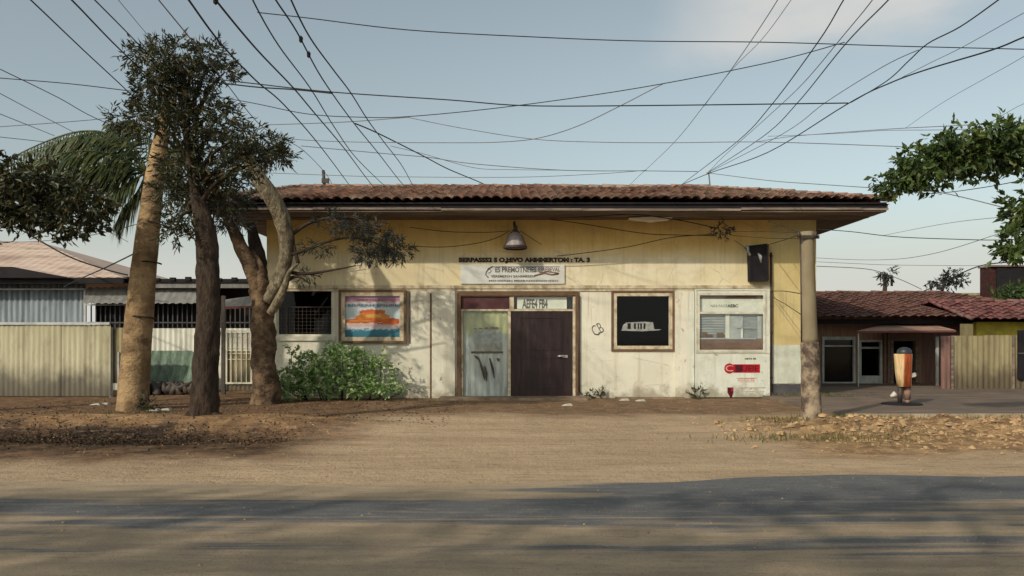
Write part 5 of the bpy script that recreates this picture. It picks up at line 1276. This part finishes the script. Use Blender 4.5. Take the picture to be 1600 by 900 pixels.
Ec = [
 ([(860, 343), (900, 348), (1000, 364), (1050, 367), (1118, 368)], 20.6, 20.6, 1.8, 'upper sagging cable across the yellow wall to the weed clump'),
 ([(870, 400), (900, 397), (980, 386), (1050, 371), (1118, 366)], 20.9, 20.6, 1.8, 'cable rising from above the sign to the weed clump'),
 ([(1145, 362), (1200, 362), (1252, 364)], 20.6, 15.2, 1.5, 'upper of two cables from the weed clump to the right pole'),
 ([(1145, 368), (1200, 372), (1252, 373)], 20.6, 15.2, 1.5, 'lower of two cables from the weed clump to the right pole'),
 ([(1198, 383), (1225, 375), (1252, 366)], 20.9, 15.2, 1.8, 'short cable from the meter box up to the right pole'),
 ([(640, 355), (700, 362), (760, 363), (792, 361)], 20.8, 20.75, 1.5, 'upper straight cable running left from the hanging lamp'),
 ([(628, 384), (690, 386), (740, 381), (775, 372), (797, 360)], 20.8, 20.75, 1.6, 'lower sagging cable running left from the hanging lamp'),
 ([(812, 360), (830, 372), (846, 382)], 20.75, 21.0, 1.4, 'short cable running right and down from the hanging lamp'),
 ([(1204, 455), (1225, 455), (1252, 459)], dw, 15.1, 1.8, 'level cable from the down pipe to the right pole'),
 ([(1206, 464), (1225, 474), (1254, 493)], dw, 15.1, 1.5, 'slanting stay from the down pipe down to the right pole'),
 ([(435, 434), (480, 428), (530, 420), (565, 414)], dw, dw, 1.4, 'thin cable climbing the yellow wall above the left window'),
 ([(1148, 376), (1160, 384), (1168, 391)], 20.6, 20.9, 1.3, 'short lead from the weed clump to the meter box'),
 ([(858, 341), (930, 338), (990, 335), (1060, 344), (1118, 356)], 20.0, 20.4, 2.2, 'thick dark cable slung along the underside of the eave'),
 ([(1200, 345), (1225, 354), (1252, 363)], 20.3, 15.2, 1.6, 'short cable from the eave to the right pole top'),
]
for a in Ec: cable(*a[:5], m='wall_wire', group='cables along the facade')
RM = thing('roof_mast', P(1106, 300, 25.9), 'small metal mast with an insulator on the roof ridge where the cables meet', 'mast')
s = MB(); s.tube([P(1111, 305, 25.9), P(1107, 268, 25.9)], .022, 6); s.build('rod', M['thin_wire'], RM)
s = MB(); s.lathe([(.001, -.05), (.06, -.04), (.07, 0), (.05, .05), (.001, .06)], P(1107, 269, 25.9), 10); s.build('insulator', M['bars_grey'], RM)
RM = thing('roof_mast', P(506, 290, 25.9), 'short dark stub on the roof ridge near its left end', 'mast')
s = MB(); s.tube([P(507, 292, 25.9), P(505, 266, 25.9)], .05, 6); s.box(X_(503, 25.9), X_(514, 25.9), 25.85, 25.95, Z_(286, 25.9), Z_(279, 25.9)); s.build('rod', M['dark_metal'], RM)

# ------------------------------------------------------------------ roadside trees behind and left of the camera (their shade lies on the road)
rg = random.Random(55)
def shade_tree(x, y, h, boughs, label, seed):
    rg = random.Random(seed)
    t = thing('roadside_tree', (x, y, 0), label, 'tree', 'trees along the near side of the road')
    dtrunk('trunk', [(x, y, -.05), (x + .1, y, h * .3), (x - .1, y + .1, h * .6), (x, y, h * .9)], [.24, .18, .13, .05], M['bark_dark'], t, 10, .15)
    s = MB(); br = MB()
    for (yb_, zb_, xa_, xe_) in boughs:
        yb_ -= .7; xa_ += .5; xe_ += .7
        n = max(2, int(abs(xe_ - xa_) / .55))
        st = Vector((x, y, h * .55)); pts = [st, Vector((x + (xa_ - x) * .6, (y + yb_) / 2, zb_ - .3))]
        for i in range(n + 1):
            c = Vector((xa_ + (xe_ - xa_) * i / n, yb_ + .12 * math.sin(i * 1.1 + seed), zb_ + .15 * math.sin(i * .9))); pts.append(c)
            if rg.random() < .8: tufts(s, c, (.60, .11, .09), rg.randint(7, 14), .22, .045, 6, rg, droop=.1)
        sp = smooth_pts(pts, 3); br = MB(); br.tube(sp, lerp_r([.10, .06, .04, .02], len(sp)), 6); br.build('branch', M['twig'], t)
    s.build('crown', M['leaf_broad'], t)
shade_tree(-9.5, -1.2, 7.4, [(-.9, 6.1, -11.5, -5.5), (.55, 6.2, -12, -5.0), (-2.3, 6.6, -13, -6.0)], 'tall roadside tree beside the road, just out of view on the near left', 1)
shade_tree(-15.5, 2.2, 7.2, [(4.0, 6.4, -17, -10.5), (5.0, 6.0, -17, -11.5)], 'roadside tree farther left along the road, out of view', 2)
shade_tree(-3.4, -3.4, 7.8, [(-1.6, 6.2, -6.8, .9), (-.1, 6.3, -5, 1.6), (-2.2, 6.4, -9, -1.0), (-2.9, 6.2, -9.5, -1.5), (1.05, 6.2, -3, 1.2)], 'roadside tree right behind the viewpoint, out of view', 3)

# ------------------------------------------------------------------ light
AZ, EL = 50.0, 31.0     # direction the light travels (from +X towards +Y) and its height
dv = Vector((math.cos(R(AZ)) * math.cos(R(EL)), math.sin(R(AZ)) * math.cos(R(EL)), -math.sin(R(EL))))
sl = bpy.data.lights.new('sun', 'SUN'); sl.energy = 2.95; sl.angle = R(1.0); sl.color = (1.0, .89, .73)
so = bpy.data.objects.new('sun', sl); COL.objects.link(so); so.rotation_euler = dv.to_track_quat('-Z', 'Y').to_euler(); so.location = (-20, -10, 20)
wd = bpy.data.worlds.new('World'); sc.world = wd; wd.use_nodes = True
t = NT(wd.node_tree); t.n.clear()
out = t.new('ShaderNodeOutputWorld'); bg = t.new('ShaderNodeBackground')
sky = t.new('ShaderNodeTexSky'); sky.sky_type = 'NISHITA'; sky.sun_disc = False
sky.sun_elevation = R(EL); sky.sun_rotation = math.atan2(-dv.x, -dv.y); sky.air_density = 1.0; sky.dust_density = 2.5; sky.ozone_density = 1.0
hs = t.new('ShaderNodeHueSaturation'); hs.inputs['Saturation'].default_value = .58; t.l.new(sky.outputs[0], hs.inputs['Color'])
gen = t.new('ShaderNodeTexCoord').outputs['Generated']; gx, gy, gzz = t.xyz(gen)
cl = t.noise(t.scl(gen, (1.0, 1.0, 2.2)), 2.6, 7, .55, .3)
msk = t.math('MULTIPLY', t.inside(t.math('ADD', gx, t.math('MULTIPLY', cl, .12)), .27, .52, .07), t.inside(t.math('ADD', gzz, t.math('MULTIPLY', t.math('SUBTRACT', cl, .5), .10)), .318, .6, .018))
cf = t.math('MULTIPLY', msk, t.rng(cl, .30, .50))
base = t.mix(1.0, hs.outputs[0], (1.01, 1.05, .95), 'MULTIPLY')
base = t.mix(t.math('MULTIPLY', t.rng(gzz, .17, .04), .95), base, (4.9, 4.95, 4.55))      # hazy horizon band of the sky
skc = t.mix(t.math('MULTIPLY', cf, .85), base, (5.0, 4.95, 4.75))
t.put(bg.inputs[0], skc); bg.inputs[1].default_value = .135
t.l.new(bg.outputs[0], out.inputs[0])
sc.view_settings.view_transform = 'Standard'; sc.view_settings.look = 'None'; sc.view_settings.exposure = 0; sc.view_settings.gamma = 1
sc.view_settings.use_curve_mapping = False
for o in bpy.data.objects:
    if '_o' in o: del o['_o']
